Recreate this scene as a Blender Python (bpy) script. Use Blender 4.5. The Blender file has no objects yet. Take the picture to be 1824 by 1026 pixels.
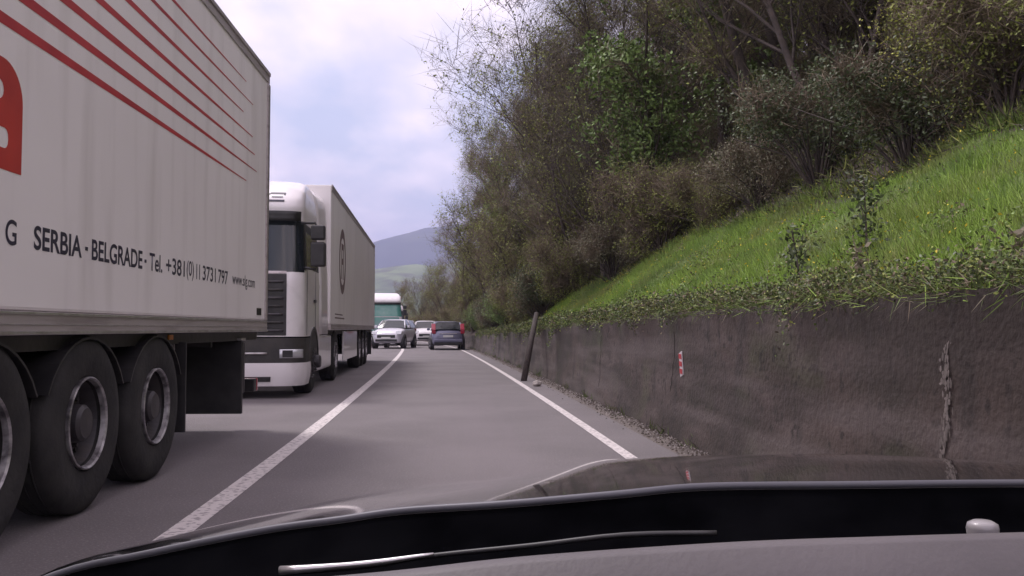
import bpy, bmesh, math, random
import numpy as np
from mathutils import Vector, Matrix, noise
C = bpy.context.scene.collection
R = math.radians
rnd = random.Random(7)

# ------------------------------------------------------------------ camera
CAMH = 1.11
cd = bpy.data.cameras.new("camera"); cam = bpy.data.objects.new("camera", cd); C.objects.link(cam)
cd.sensor_width = 36; cd.lens = 36*1600/1824; cd.clip_start = 0.05; cd.clip_end = 30000
cam.location = (0, 0, CAMH)
cam.rotation_euler = (R(90+2.58), 0, R(-2.86))
bpy.context.scene.camera = cam

# ------------------------------------------------------------------ sky, sun, exposure
SUN_EL, SUN_AZ = 60, 318          # azimuth clockwise from +Y
w = bpy.data.worlds.new("World"); bpy.context.scene.world = w; w.use_nodes = True
nt = w.node_tree; N = nt.nodes; L = nt.links; N.clear()
out = N.new('ShaderNodeOutputWorld'); bg = N.new('ShaderNodeBackground'); bg.inputs[1].default_value = 0.10
sky = N.new('ShaderNodeTexSky'); sky.sky_type = 'NISHITA'; sky.sun_disc = False
sky.sun_elevation = R(SUN_EL); sky.sun_rotation = R(SUN_AZ); sky.dust_density = 2.0; sky.air_density = 1.0
tc = N.new('ShaderNodeTexCoord')
sep = N.new('ShaderNodeSeparateXYZ'); L.new(tc.outputs['Generated'], sep.inputs[0])
zz = N.new('ShaderNodeMath'); zz.operation = 'ADD'; zz.inputs[1].default_value = 0.18; L.new(sep.outputs[2], zz.inputs[0])
zm = N.new('ShaderNodeMath'); zm.operation = 'MAXIMUM'; zm.inputs[1].default_value = 0.05; L.new(zz.outputs[0], zm.inputs[0])
dx = N.new('ShaderNodeMath'); dx.operation = 'DIVIDE'; L.new(sep.outputs[0], dx.inputs[0]); L.new(zm.outputs[0], dx.inputs[1])
dy = N.new('ShaderNodeMath'); dy.operation = 'DIVIDE'; L.new(sep.outputs[1], dy.inputs[0]); L.new(zm.outputs[0], dy.inputs[1])
cmb = N.new('ShaderNodeCombineXYZ'); L.new(dx.outputs[0], cmb.inputs[0]); L.new(dy.outputs[0], cmb.inputs[1])
mp = N.new('ShaderNodeMapping'); mp.inputs['Location'].default_value = (3.1, 0.4, 0.0); mp.inputs['Scale'].default_value = (1.35, 0.8, 1)
L.new(cmb.outputs[0], mp.inputs[0])
n1 = N.new('ShaderNodeTexNoise'); n1.inputs['Scale'].default_value = 1.6; n1.inputs['Detail'].default_value = 7; n1.inputs['Roughness'].default_value = 0.52
L.new(mp.outputs[0], n1.inputs['Vector'])
cr = N.new('ShaderNodeValToRGB'); cr.color_ramp.elements[0].position = 0.42; cr.color_ramp.elements[1].position = 0.56
cr.color_ramp.elements[0].color = (0.1, 0.1, 0.1, 1)
# a band of thinner cloud part way up, thicker cloud above and below it
band = N.new('ShaderNodeValToRGB'); be = band.color_ramp.elements
be[0].position = 0.06; be[0].color = (0.62, 0.62, 0.62, 1); be[1].position = 0.36; be[1].color = (0.66, 0.66, 0.66, 1)
e_ = be.new(0.20); e_.color = (0.36, 0.36, 0.36, 1); e_ = be.new(0.14); e_.color = (0.50, 0.50, 0.50, 1)
L.new(sep.outputs[2], band.inputs[0])
bm_ = N.new('ShaderNodeMixRGB'); bm_.inputs[0].default_value = 0.38
L.new(n1.outputs[0], bm_.inputs[1]); L.new(band.outputs[0], bm_.inputs[2]); L.new(bm_.outputs[0], cr.inputs[0])
n2 = N.new('ShaderNodeTexNoise'); n2.inputs['Scale'].default_value = 2.6; n2.inputs['Detail'].default_value = 4
L.new(mp.outputs[0], n2.inputs['Vector'])
cc = N.new('ShaderNodeValToRGB')
cc.color_ramp.elements[0].position = 0.35; cc.color_ramp.elements[0].color = (6.6, 6.0, 6.9, 1)
cc.color_ramp.elements[1].position = 0.65; cc.color_ramp.elements[1].color = (9.2, 7.9, 8.5, 1)
L.new(n2.outputs[0], cc.inputs[0])
skt = N.new('ShaderNodeMixRGB'); skt.blend_type = 'MIX'; skt.inputs[0].default_value = 0.65
skt.inputs[2].default_value = (4.0, 4.15, 5.5, 1); L.new(sky.outputs[0], skt.inputs[1])
mx = N.new('ShaderNodeMixRGB'); L.new(cr.outputs[0], mx.inputs[0]); L.new(skt.outputs[0], mx.inputs[1]); L.new(cc.outputs[0], mx.inputs[2])
L.new(mx.outputs[0], bg.inputs[0]); L.new(bg.outputs[0], out.inputs[0])

sd = bpy.data.lights.new("sun", 'SUN'); sd.energy = 1.5; sd.angle = R(14); sd.color = (1, 0.94, 0.93)
so = bpy.data.objects.new("sun", sd); C.objects.link(so)
az, el = R(SUN_AZ), R(SUN_EL)
sv = Vector((math.sin(az)*math.cos(el), math.cos(az)*math.cos(el), math.sin(el)))
so.rotation_euler = sv.to_track_quat('Z', 'Y').to_euler(); so.location = (0, 0, 40)
vs = bpy.context.scene.view_settings
vs.view_transform = 'Standard'; vs.look = 'None'; vs.exposure = 0.9; vs.gamma = 1; vs.use_curve_mapping = False
bpy.context.scene.cycles.max_bounces = 6
bpy.context.scene.cycles.volume_bounces = 0

# ------------------------------------------------------------------ materials
def mat(name, col, rough=0.6, metal=0.0, col2=None, scale=5.0, detail=4, lo=0.35, hi=0.65, bump=0.0, bscale=None,
        coat=0.0, island=0.0, spec=None, stretch=(1, 1, 1), coord='Object', trans=0.0, emit=None):
    m = bpy.data.materials.new(name); m.use_nodes = True
    n = m.node_tree.nodes; l = m.node_tree.links; b = n['Principled BSDF']
    b.inputs['Base Color'].default_value = (*col, 1); b.inputs['Roughness'].default_value = rough
    b.inputs['Metallic'].default_value = metal; b.inputs['Coat Weight'].default_value = coat
    if spec is not None: b.inputs['Specular IOR Level'].default_value = spec
    if trans: b.inputs['Transmission Weight'].default_value = trans
    t = n.new('ShaderNodeTexCoord'); mp_ = n.new('ShaderNodeMapping'); mp_.inputs['Scale'].default_value = stretch
    l.new(t.outputs[coord], mp_.inputs[0])
    last = None
    if col2 is not None:
        nz = n.new('ShaderNodeTexNoise'); nz.inputs['Scale'].default_value = scale; nz.inputs['Detail'].default_value = detail
        l.new(mp_.outputs[0], nz.inputs['Vector'])
        r_ = n.new('ShaderNodeMapRange'); r_.inputs[1].default_value = lo; r_.inputs[2].default_value = hi
        l.new(nz.outputs[0], r_.inputs[0])
        mi = n.new('ShaderNodeMixRGB'); mi.inputs[1].default_value = (*col, 1); mi.inputs[2].default_value = (*col2, 1)
        l.new(r_.outputs[0], mi.inputs[0]); last = mi.outputs[0]
    if island:
        g = n.new('ShaderNodeNewGeometry'); hs = n.new('ShaderNodeHueSaturation')
        r2 = n.new('ShaderNodeMapRange'); r2.inputs[3].default_value = 1-island; r2.inputs[4].default_value = 1+island
        l.new(g.outputs['Random Per Island'], r2.inputs[0]); l.new(r2.outputs[0], hs.inputs['Value'])
        if last: l.new(last, hs.inputs['Color'])
        else: hs.inputs['Color'].default_value = (*col, 1)
        last = hs.outputs[0]
    if last: l.new(last, b.inputs['Base Color'])
    if bump:
        nb = n.new('ShaderNodeTexNoise'); nb.inputs['Scale'].default_value = bscale or scale*4; nb.inputs['Detail'].default_value = 5
        l.new(mp_.outputs[0], nb.inputs['Vector'])
        bp = n.new('ShaderNodeBump'); bp.inputs['Strength'].default_value = bump; bp.inputs['Distance'].default_value = 0.02
        l.new(nb.outputs[0], bp.inputs['Height']); l.new(bp.outputs[0], b.inputs['Normal'])
    return m

def layer(m, col, scale, lo, hi, stretch=(1, 1, 1), coord='Object', seed=0.0, detail=5, fac=1.0):
    """one more noise layer mixed over a material's base colour"""
    n = m.node_tree.nodes; l = m.node_tree.links; b = n['Principled BSDF']
    t = n.new('ShaderNodeTexCoord'); mp_ = n.new('ShaderNodeMapping'); mp_.inputs['Scale'].default_value = stretch
    mp_.inputs['Location'].default_value = (seed, seed, seed)
    l.new(t.outputs[coord], mp_.inputs[0])
    nz = n.new('ShaderNodeTexNoise'); nz.inputs['Scale'].default_value = scale; nz.inputs['Detail'].default_value = detail
    l.new(mp_.outputs[0], nz.inputs['Vector'])
    r_ = n.new('ShaderNodeMapRange'); r_.inputs[1].default_value = lo; r_.inputs[2].default_value = hi; r_.inputs[4].default_value = fac
    l.new(nz.outputs[0], r_.inputs[0])
    mi = n.new('ShaderNodeMixRGB'); mi.inputs[2].default_value = (*col, 1)
    src = b.inputs['Base Color']
    if src.is_linked: l.new(src.links[0].from_socket, mi.inputs[1])
    else: mi.inputs[1].default_value = src.default_value
    l.new(r_.outputs[0], mi.inputs[0]); l.new(mi.outputs[0], b.inputs['Base Color'])
    return m

M = {}
M['asphalt'] = layer(layer(mat('asphalt', (0.158, 0.140, 0.145), 0.85, col2=(0.128, 0.113, 0.117), scale=0.7, bump=0.35, bscale=60),
                     (0.33, 0.30, 0.30), 70, 0.55, 0.72, fac=0.65), (0.17, 0.145, 0.155), 1.0, 0.52, 0.68, stretch=(1.6, 0.06, 1), fac=0.45, seed=4)
M['shoulder'] = layer(mat('gravelly_shoulder', (0.155, 0.13, 0.115), 0.95, col2=(0.12, 0.10, 0.095), scale=3, bump=0.8, bscale=30),
                      (0.34, 0.30, 0.29), 40, 0.56, 0.7, fac=0.7)
M['paint'] = layer(mat('road_paint', (0.62, 0.57, 0.56), 0.7, bump=0.3, bscale=80), (0.27, 0.24, 0.25), 22, 0.52, 0.60, fac=0.85, detail=8)
M['soil'] = layer(mat('leaf_litter', (0.11, 0.083, 0.07), 0.95, col2=(0.06, 0.048, 0.04), scale=1.2, bump=1.0, bscale=9),
                  (0.06, 0.075, 0.03), 0.5, 0.55, 0.7, fac=0.7)
M['turf'] = layer(mat('turf', (0.13, 0.17, 0.045), 0.95, col2=(0.055, 0.085, 0.025), scale=1.6, bump=1.0, bscale=14),
                  (0.12, 0.10, 0.05), 1.1, 0.56, 0.7, fac=0.7)
M['concrete'] = layer(layer(layer(layer(layer(layer(mat('old_concrete', (0.080, 0.057, 0.050), 0.95, col2=(0.042, 0.032, 0.027), scale=1.4, bump=0.5, bscale=24),
                      (0.13, 0.10, 0.094), 2.2, 0.5, 0.72, stretch=(1, 0.5, 2.6), fac=0.7, seed=9),
                      (0.036, 0.028, 0.027), 1.6, 0.55, 0.68, stretch=(1, 2.6, 0.5), fac=0.75, seed=3),
                      (0.07, 0.078, 0.038), 1.2, 0.52, 0.70, stretch=(1, 1, 1.2), fac=0.6, seed=21),
                      (0.024, 0.018, 0.017), 11.0, 0.58, 0.64, fac=0.75, seed=2), (0.115, 0.092, 0.088), 1.0, 0.46, 0.66, stretch=(0.4, 0.25, 4.2), fac=0.8, seed=31, detail=3), (0.030, 0.022, 0.019), 0.8, 0.50, 0.66, stretch=(1, 0.6, 1.6), fac=0.75, seed=41, detail=4)
M['white_panel'] = layer(mat('white_panel', (0.88, 0.84, 0.84), 0.38, col2=(0.82, 0.78, 0.78), scale=0.6), (0.50, 0.46, 0.44), 1.5, 0.50, 0.8, stretch=(1, 2.5, 0.3), fac=0.45)
M['white_paint'] = layer(mat('white_paint', (0.76, 0.72, 0.74), 0.28, coat=0.5), (0.45, 0.42, 0.42), 3, 0.55, 0.75, fac=0.4)
M['alu'] = layer(mat('rail_metal', (0.50, 0.45, 0.46), 0.45, metal=0.5), (0.27, 0.23, 0.23), 6, 0.5, 0.68, stretch=(1, .25, 3), fac=0.6)
M['bright_metal'] = mat('bright_metal', (0.62, 0.60, 0.61), 0.3, metal=0.8, col2=(0.45, 0.42, 0.42), scale=8)
M['chassis'] = mat('chassis_black', (0.022, 0.021, 0.023), 0.6, col2=(0.045, 0.04, 0.038), scale=3, bump=0.3)
M['plastic'] = mat('black_plastic', (0.014, 0.013, 0.015), 0.45, col2=(0.03, 0.028, 0.03), scale=6)
M['rubber'] = mat('tyre_rubber', (0.017, 0.016, 0.018), 0.85, col2=(0.032, 0.030, 0.030), scale=5, bump=0.3)
M['rim'] = layer(mat('wheel_steel', (0.06, 0.055, 0.062), 0.5, metal=0.3), (0.07, 0.06, 0.06), 9, 0.5, 0.65, fac=0.8)
M['rim_edge'] = mat('rim_edge', (0.5, 0.48, 0.5), 0.35, metal=0.6, col2=(0.12, 0.11, 0.12), scale=14)
M['glass'] = mat('dark_glass', (0.018, 0.022, 0.026), 0.06, coat=0.3)
M['teal_glass'] = mat('teal_glass', (0.06, 0.24, 0.20), 0.15, col2=(0.16, 0.30, 0.27), scale=1.5, coat=0.4)
M['red'] = mat('red_marking', (0.50, 0.045, 0.055), 0.5, col2=(0.38, 0.03, 0.04), scale=3)
M['logored'] = mat('red_letter', (0.52, 0.05, 0.04), 0.5, col2=(0.42, 0.04, 0.035), scale=3)
M['ink'] = mat('dark_lettering', (0.035, 0.03, 0.055), 0.5)
M['lamp_red'] = mat('red_lamp', (0.30, 0.015, 0.04), 0.2, coat=0.5)
M['lamp_clear'] = mat('clear_lamp', (0.55, 0.55, 0.58), 0.12, metal=0.4)
M['amber'] = mat('amber_lamp', (0.6, 0.2, 0.02), 0.3)
M['plate'] = mat('number_plate', (0.6, 0.6, 0.58), 0.5)
M['purple_paint'] = mat('purple_grey_paint', (0.17, 0.17, 0.25), 0.3, metal=0.4, coat=0.6)
M['silver_paint'] = mat('silver_paint', (0.66, 0.64, 0.70), 0.3, metal=0.2, coat=0.6, col2=(0.60, 0.58, 0.64), scale=2)
M['grey_paint'] = mat('grey_paint', (0.30, 0.28, 0.29), 0.4, coat=0.3)
M['cowl'] = mat('matt_black', (0.0015, 0.0015, 0.002), 0.95, spec=0.0, col2=(0.004, 0.004, 0.005), scale=9)
M['lip'] = mat('bonnet_highlight', (0.10, 0.098, 0.115), 0.5, metal=0.3)  # paler than the bonnet paint: highlight along the rear edge put into the colour
M['bonnet'] = mat('dark_car_paint', (0.018, 0.016, 0.020), 0.10, coat=1.0, col2=(0.024, 0.022, 0.026), scale=2)
M['dash'] = mat('dashboard_grain', (0.125, 0.110, 0.118), 0.6, col2=(0.10, 0.088, 0.095), scale=7, bump=0.08, bscale=200)
M['bark'] = mat('bark', (0.11, 0.085, 0.075), 0.9, col2=(0.065, 0.052, 0.046), scale=6, bump=0.6, bscale=30)
M['twig'] = mat('twigs', (0.20, 0.158, 0.112), 0.9, island=0.45)
M['twig_dark'] = mat('dark_twigs', (0.125, 0.105, 0.08), 0.9, island=0.4)
M['leaf_olive'] = mat('olive_leaves', (0.24, 0.27, 0.065), 0.7, island=0.5)
M['leaf_green'] = mat('green_leaves', (0.17, 0.25, 0.07), 0.6, island=0.55)
M['leaf_yellow'] = mat('spring_leaves', (0.46, 0.48, 0.10), 0.7, island=0.4)
M['leaf_dark'] = mat('dark_leaves', (0.085, 0.11, 0.05), 0.6, island=0.5)
M['leaf_grey'] = mat('grey_leaves', (0.20, 0.19, 0.12), 0.7, island=0.5)
M['grass'] = layer(mat('grass_blades', (0.26, 0.39, 0.07), 0.8, island=0.45), (0.27, 0.23, 0.10), 0.8, 0.50, 0.68, fac=0.7)
layer(M['grass'], (0.13, 0.22, 0.06), 0.5, 0.48, 0.62, fac=0.7, seed=13)
M['weed'] = layer(mat('weed_leaves', (0.11, 0.15, 0.045), 0.8, island=0.55), (0.11, 0.09, 0.055), 1.2, 0.5, 0.7, fac=0.7)
M['dry'] = mat('dry_stems', (0.24, 0.21, 0.15), 0.9, island=0.4)
M['flower'] = mat('yellow_petals', (0.62, 0.50, 0.03), 0.7, island=0.2)
M['lime'] = mat('lime_crust', (0.17, 0.145, 0.135), 0.95, island=0.35)
M['stone'] = mat('pale_stone', (0.40, 0.36, 0.34), 0.9, col2=(0.25, 0.22, 0.21), scale=6, bump=0.5)
M['wood'] = mat('dark_wood', (0.035, 0.026, 0.026), 0.85, col2=(0.06, 0.045, 0.04), scale=6, stretch=(4, 4, .5), bump=0.5)
M['mountain'] = layer(mat('mountain_forest', (0.035, 0.05, 0.045), 0.95, col2=(0.06, 0.075, 0.06), scale=0.006, detail=8),
                      (0.13, 0.15, 0.09), 0.0025, 0.52, 0.62, fac=0.7)
M['field'] = layer(mat('field_green', (0.06, 0.085, 0.05), 0.95, col2=(0.15, 0.19, 0.10), scale=0.008, detail=8, lo=0.45, hi=0.6, stretch=(1, .5, 3)),
                   (0.06, 0.06, 0.05), 0.02, 0.5, 0.62, fac=0.8)

# ------------------------------------------------------------------ helpers
class MB:
    def __init__(s): s.v = []; s.f = []; s.mi = []; s.cur = 0
    def add(s, vs_, fs_):
        b = len(s.v); s.v += [tuple(p) for p in vs_]
        s.f += [tuple(i+b for i in f) for f in fs_]; s.mi += [s.cur]*len(fs_); return s
    def box(s, x0, x1, y0, y1, z0, z1):
        vs_ = [(x, y, z) for z in (z0, z1) for y in (y0, y1) for x in (x0, x1)]
        return s.add(vs_, [(0, 2, 3, 1), (4, 5, 7, 6), (0, 1, 5, 4), (2, 6, 7, 3), (0, 4, 6, 2), (1, 3, 7, 5)])
    def prism(s, poly, axis, a, b):
        n = len(poly)
        def P(p, h):
            return {'x': (h, p[0], p[1]), 'y': (p[0], h, p[1]), 'z': (p[0], p[1], h)}[axis]
        vs_ = [P(p, a) for p in poly]+[P(p, b) for p in poly]
        fs_ = [tuple(range(n))[::-1], tuple(range(n, 2*n))]+[(i, (i+1) % n, n+(i+1) % n, n+i) for i in range(n)]
        return s.add(vs_, fs_)
    def tube(s, pts, rads, n=6, cap=True):
        pts = [Vector(p) for p in pts]; rings = []
        up = Vector((0, 0, 1))
        for i, p in enumerate(pts):
            d = (pts[min(i+1, len(pts)-1)]-pts[max(i-1, 0)]).normalized()
            a = d.cross(up if abs(d.z) < 0.95 else Vector((1, 0, 0))).normalized(); b = d.cross(a)
            r = rads[i] if hasattr(rads, '__len__') else rads
            rings.append([p+(a*math.cos(2*math.pi*k/n)+b*math.sin(2*math.pi*k/n))*r for k in range(n)])
        vs_ = [q for r_ in rings for q in r_]; fs_ = []
        for i in range(len(pts)-1):
            for k in range(n):
                fs_.append((i*n+k, i*n+(k+1) % n, (i+1)*n+(k+1) % n, (i+1)*n+k))
        if cap: fs_ += [tuple(range(n))[::-1], tuple(range((len(pts)-1)*n, len(pts)*n))]
        return s.add(vs_, fs_)
    def lathe(s, prof, c, n=32, closed=False, axis='x'):
        """prof: (along axis, radius)"""
        vs_ = []; m = len(prof)
        for k in range(n):
            a = 2*math.pi*k/n
            for (h, r) in prof:
                if axis == 'x': vs_.append((c[0]+h, c[1]+r*math.cos(a), c[2]+r*math.sin(a)))
                else: vs_.append((c[0]+r*math.cos(a), c[1]+r*math.sin(a), c[2]+h))
        fs_ = []
        for k in range(n):
            for j in range(m if closed else m-1):
                j2 = (j+1) % m; k2 = (k+1) % n
                fs_.append((k*m+j, k*m+j2, k2*m+j2, k2*m+j))
        return s.add(vs_, fs_)
    def grid(s, fn, us, vs2):
        vs_ = [fn(u, v) for u in us for v in vs2]; nv = len(vs2)
        fs_ = [(i*nv+j, (i+1)*nv+j, (i+1)*nv+j+1, i*nv+j+1) for i in range(len(us)-1) for j in range(nv-1)]
        return s.add(vs_, fs_)
    def build(s, name, mats, parent=None, smooth=False, bevel=0, subsurf=0, solid=0, loc=None, normals=True):
        me = bpy.data.meshes.new(name); me.from_pydata(s.v, [], s.f)
        if not isinstance(mats, (list, tuple)): mats = [mats]
        for m in mats: me.materials.append(m)
        if len(mats) > 1: me.polygons.foreach_set('material_index', s.mi)
        if normals:
            bm = bmesh.new(); bm.from_mesh(me); bmesh.ops.recalc_face_normals(bm, faces=bm.faces); bm.to_mesh(me); bm.free()
        if smooth: me.polygons.foreach_set('use_smooth', [True]*len(me.polygons))
        me.update()
        o = bpy.data.objects.new(name, me); C.objects.link(o)
        if parent: o.parent = parent
        if loc: o.location = loc
        if solid:
            md = o.modifiers.new('solid', 'SOLIDIFY'); md.thickness = solid; md.offset = -1
        if bevel:
            md = o.modifiers.new('bevel', 'BEVEL'); md.width = bevel; md.segments = 2; md.limit_method = 'ANGLE'
        if subsurf:
            md = o.modifiers.new('sub', 'SUBSURF'); md.levels = subsurf; md.render_levels = subsurf
        return o

def np_mesh(name, verts, nper, mats, mi=None, parent=None):
    """verts: (nfaces*nper,3) array, separate faces"""
    nf = len(verts)//nper
    me = bpy.data.meshes.new(name); me.vertices.add(len(verts)); me.vertices.foreach_set('co', np.asarray(verts, dtype=np.float32).ravel())
    me.loops.add(len(verts)); me.loops.foreach_set('vertex_index', np.arange(len(verts), dtype=np.int32))
    me.polygons.add(nf); me.polygons.foreach_set('loop_start', np.arange(0, len(verts), nper, dtype=np.int32))
    for m in (mats if isinstance(mats, (list, tuple)) else [mats]): me.materials.append(m)
    if mi is not None: me.polygons.foreach_set('material_index', np.asarray(mi, dtype=np.int32))
    me.update(calc_edges=True)
    o = bpy.data.objects.new(name, me); C.objects.link(o)
    if parent: o.parent = parent
    return o

def tag(o, label=None, cat=None, group=None, kind=None):
    if label: o['label'] = label
    if cat: o['category'] = cat
    if group: o['group'] = group
    if kind: o['kind'] = kind
    return o
def empty(name, loc=(0, 0, 0), rz=0, label=None, cat=None, group=None):
    o = bpy.data.objects.new(name, None); C.objects.link(o); o.location = loc; o.rotation_euler = (0, 0, rz)
    o.empty_display_size = 0.3
    return tag(o, label, cat, group)
def copy_tree(o, parent=None):
    c = o.copy(); C.objects.link(c); c.parent = parent
    for ch in list(o.children): copy_tree(ch, c)
    return c

def shift(y):
    """sideways bend of the road to the left"""
    if y < -3: return 0.0
    def f(y):
        u = 0.5*((y-5)+math.sqrt((y-5)**2+9))-0.27
        e = max(0, y-45)
        return -(0.028*u+0.00036*u*u+0.0022*e*e)
    if y < 60: return f(y)
    d = y-60
    return f(60)+(f(60)-f(59.9))*10*d-0.0011*d*d
def lerp_tab(tab, x):
    if x <= tab[0][0]: return tab[0][1]
    for (a, va), (b, vb) in zip(tab, tab[1:]):
        if x <= b: return va+(vb-va)*(x-a)/(b-a)
    return tab[-1][1]
def wall_h(y): return lerp_tab([(0, 1.29), (10, 1.27), (18, 1.18), (31, 0.98), (50, 0.72), (70, 0.45)], y)
WT = 2.22     # lateral position of the wall face
def hill(t, y):
    """ground height right of the wall"""
    base = wall_h(y)-0.06
    k = lerp_tab([(0, 1.0), (55, 1.0), (75, 0.55), (110, 0.25)], y)
    h = base
    d = t-(WT+0.3)
    if d > 0:
        h += min(d, 2.7)*lerp_tab([(0, 0.64), (8, 0.64), (11, 0.60), (15, 0.70), (30, 0.78)], y)*k
        if d > 2.7: h += min(d-2.7, 24)*0.86*k
        if d > 26.7: h += (min(d, 90)-26.7)*0.25*k
        h += (noise.noise(Vector((t*0.5, y*0.35, 1.3)))*0.22+noise.noise(Vector((t*1.7, y*1.3, 4)))*0.06)*min(1, d)
    return h

# ------------------------------------------------------------------ ground, road, markings
def strip(name, t0, t1, y0, y1, z, m, step=2.0, n=1, crown=0.0):
    mb = MB(); ny = int((y1-y0)/step)
    mb.grid(lambda u, v: (v+shift(u), u, z), [y0+(y1-y0)*i/ny for i in range(ny+1)], [t0+(t1-t0)*j/n for j in range(n+1)])
    return tag(mb.build(name, m), kind='structure')
mb = MB(); G = 7000
us = [-G, -500, -100, 0, 100, 500, 2000, G]
mb.grid(lambda u, v: (v, u, -0.35), us, [-G, -500, -60, 60, 500, G])
tag(mb.build('ground', M['field']), kind='structure')
strip('road', -5.7, 1.95, -20, 150, 0.0, M['asphalt'], n=6)
strip('centre_line', -1.605, -1.455, -20, 150, 0.004, M['paint'], step=1.0)
strip('edge_line', 1.44, 1.55, -20, 150, 0.004, M['paint'], step=1.0)
strip('edge_line', -5.30, -5.18, -20, 150, 0.004, M['paint'], step=1.0)
mb = MB()
ys = [-10+i*0.5 for i in range(330)]
ts = [1.95, 2.0, 2.05, 2.1, 2.17, 2.3]
mb.grid(lambda u, v: (v+shift(u), u, -0.002+max(0, (v-1.95))*0.05+(0 if v < 1.97 else noise.noise(Vector((v*3, u*0.8, 0)))*0.006)), ys, ts)
tag(mb.build('road_shoulder', M['shoulder'], smooth=True), kind='structure')
mb = MB()
ts = [-5.7, -6.0, -6.5, -7.5, -9, -12, -20, -40]
mb.grid(lambda u, v: (v+shift(u), u, -0.004-min(0.33, max(0, (-5.7-v))*0.1)+(0 if v > -5.8 else noise.noise(Vector((v, u, 0)))*0.05)), [-20+i*2 for i in range(90)], ts)
tag(mb.build('roadside_verge', M['turf'], smooth=True), kind='structure')

# hillside: lower grassed bank and the wood floor above it
def tgrid(t0, t1, dt):
    o = []; t = t0
    while t < t1: o.append(t); t += dt
    return o+[t1]
def bank_top(y): return lerp_tab([(0, 5.6), (8, 5.4), (13, 5.2), (18, 5.0), (22, 4.5), (25, 3.5), (27.3, 2.53), (40, 2.53)], y)
mb = MB()
mb.grid(lambda u, v: (WT+0.29+v*(bank_top(u)-WT-0.29)+shift(u), u, hill(WT+0.29+v*(bank_top(u)-WT-0.29), u)),
        tgrid(-10, 27.6, 0.35), [i/12 for i in range(13)])
tag(mb.build('grass_bank', M['turf'], smooth=True), kind='structure')
mb = MB()
def edge_t(u): return bank_top(u)
tt = [0, 0.02, 0.05, 0.08, 0.12, 0.16, 0.2, 0.25, 0.3, 0.36, 0.43, 0.5, 0.6, 0.7, 0.85, 1.0]
mb.grid(lambda u, v: (edge_t(u)+v*(48-edge_t(u))+shift(u), u, hill(edge_t(u)+v*(48-edge_t(u)), u)), tgrid(-10, 150, 1.0), tt)
tag(mb.build('wooded_hillside', M['soil'], smooth=True), kind='structure')

# ------------------------------------------------------------------ far land
def ridge(name, Y, pts, depth, m, seed, amp):
    """a hill range: pts are (x, height) of its crest"""
    mb = MB()
    x0, x1 = pts[0][0], pts[-1][0]; n = 90
    prof = [(-1, 0.0), (-0.75, 0.18), (-0.5, 0.42), (-0.25, 0.74), (-0.1, 0.92), (0, 1.0), (0.15, 0.9), (0.5, 0.5), (1, 0.0)]
    def fn(u, v):
        x = x0+(x1-x0)*u; h = lerp_tab(pts, x)
        hh = h*prof[v][1]
        k = noise.fractal(Vector((x/ (amp*9)+seed, prof[v][0]*3+seed, 0)), 0.8, 2.0, 5)*amp*(0.3+prof[v][1]*.7) if prof[v][1] > 0 else 0
        return (x, Y+prof[v][0]*depth, max(-0.5, hh+k-0.5))
    mb.grid(fn, [i/n for i in range(n+1)], list(range(len(prof))))
    return tag(mb.build(name, m, smooth=True), kind='structure')
ridge('mountain', 3500, [(-2600, 60), (-1500, 150), (-800, 240), (-420, 315), (-330, 345), (-250, 372), (-130, 402), (0, 410), (250, 380), (900, 300), (2500, 120)], 1000, M['mountain'], 3, 18)
ridge('far_hill', 1500, [(-1600, 20), (-700, 70), (-250, 95), (-120, 104), (0, 112), (400, 130), (1300, 60)], 420, M['field'], 8, 8)
ridge('near_hill', 620, [(-700, 8), (-250, 18), (-120, 22), (-40, 27), (60, 36), (300, 50)], 150, M['field'], 5, 3)

# ------------------------------------------------------------------ retaining wall
wall = empty('retaining_wall', (WT, 0, 0), 0, 'long stained concrete retaining wall running along the right road edge', 'wall')
mb = MB()
zs = [-0.2, 0.06, 0.16, 0.3, 0.45, 0.6, 0.75, 0.9, 1.0]
def wf(u, v):
    H = wall_h(u); z = -0.2 if v == 0 else H*zs[v]
    bul = noise.noise(Vector((u*0.8, z*1.5, 2)))*0.02+noise.noise(Vector((u*4, z*5, 7)))*0.007
    st = 0.045*max(0, 1-z/0.3) if z < 0.3 else 0
    lip = -0.015 if v >= 7 else 0
    return (shift(u)+z*0.03-st+bul+lip, u, z)
def wall_face_x(u, z):
    st = 0.045*max(0, 1-z/0.3) if z < 0.3 else 0
    return shift(u)+z*0.03-st+noise.noise(Vector((u*0.8, z*1.5, 2)))*0.02+noise.noise(Vector((u*4, z*5, 7)))*0.007-0.006
yy = tgrid(-9, 68, 0.2)
mb.grid(wf, yy, range(len(zs)))
mb.grid(lambda u, v: (shift(u)+[wall_h(u)*0.03-0.015+noise.noise(Vector((u*0.8, wall_h(u)*1.5, 2)))*0.02+noise.noise(Vector((u*4, wall_h(u)*5, 7)))*0.007, 0.36, 0.36][v], u, [wall_h(u), wall_h(u), -0.2][v]), yy, range(3))
mb.build('wall_face', M['concrete'], wall, smooth=True)
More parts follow.
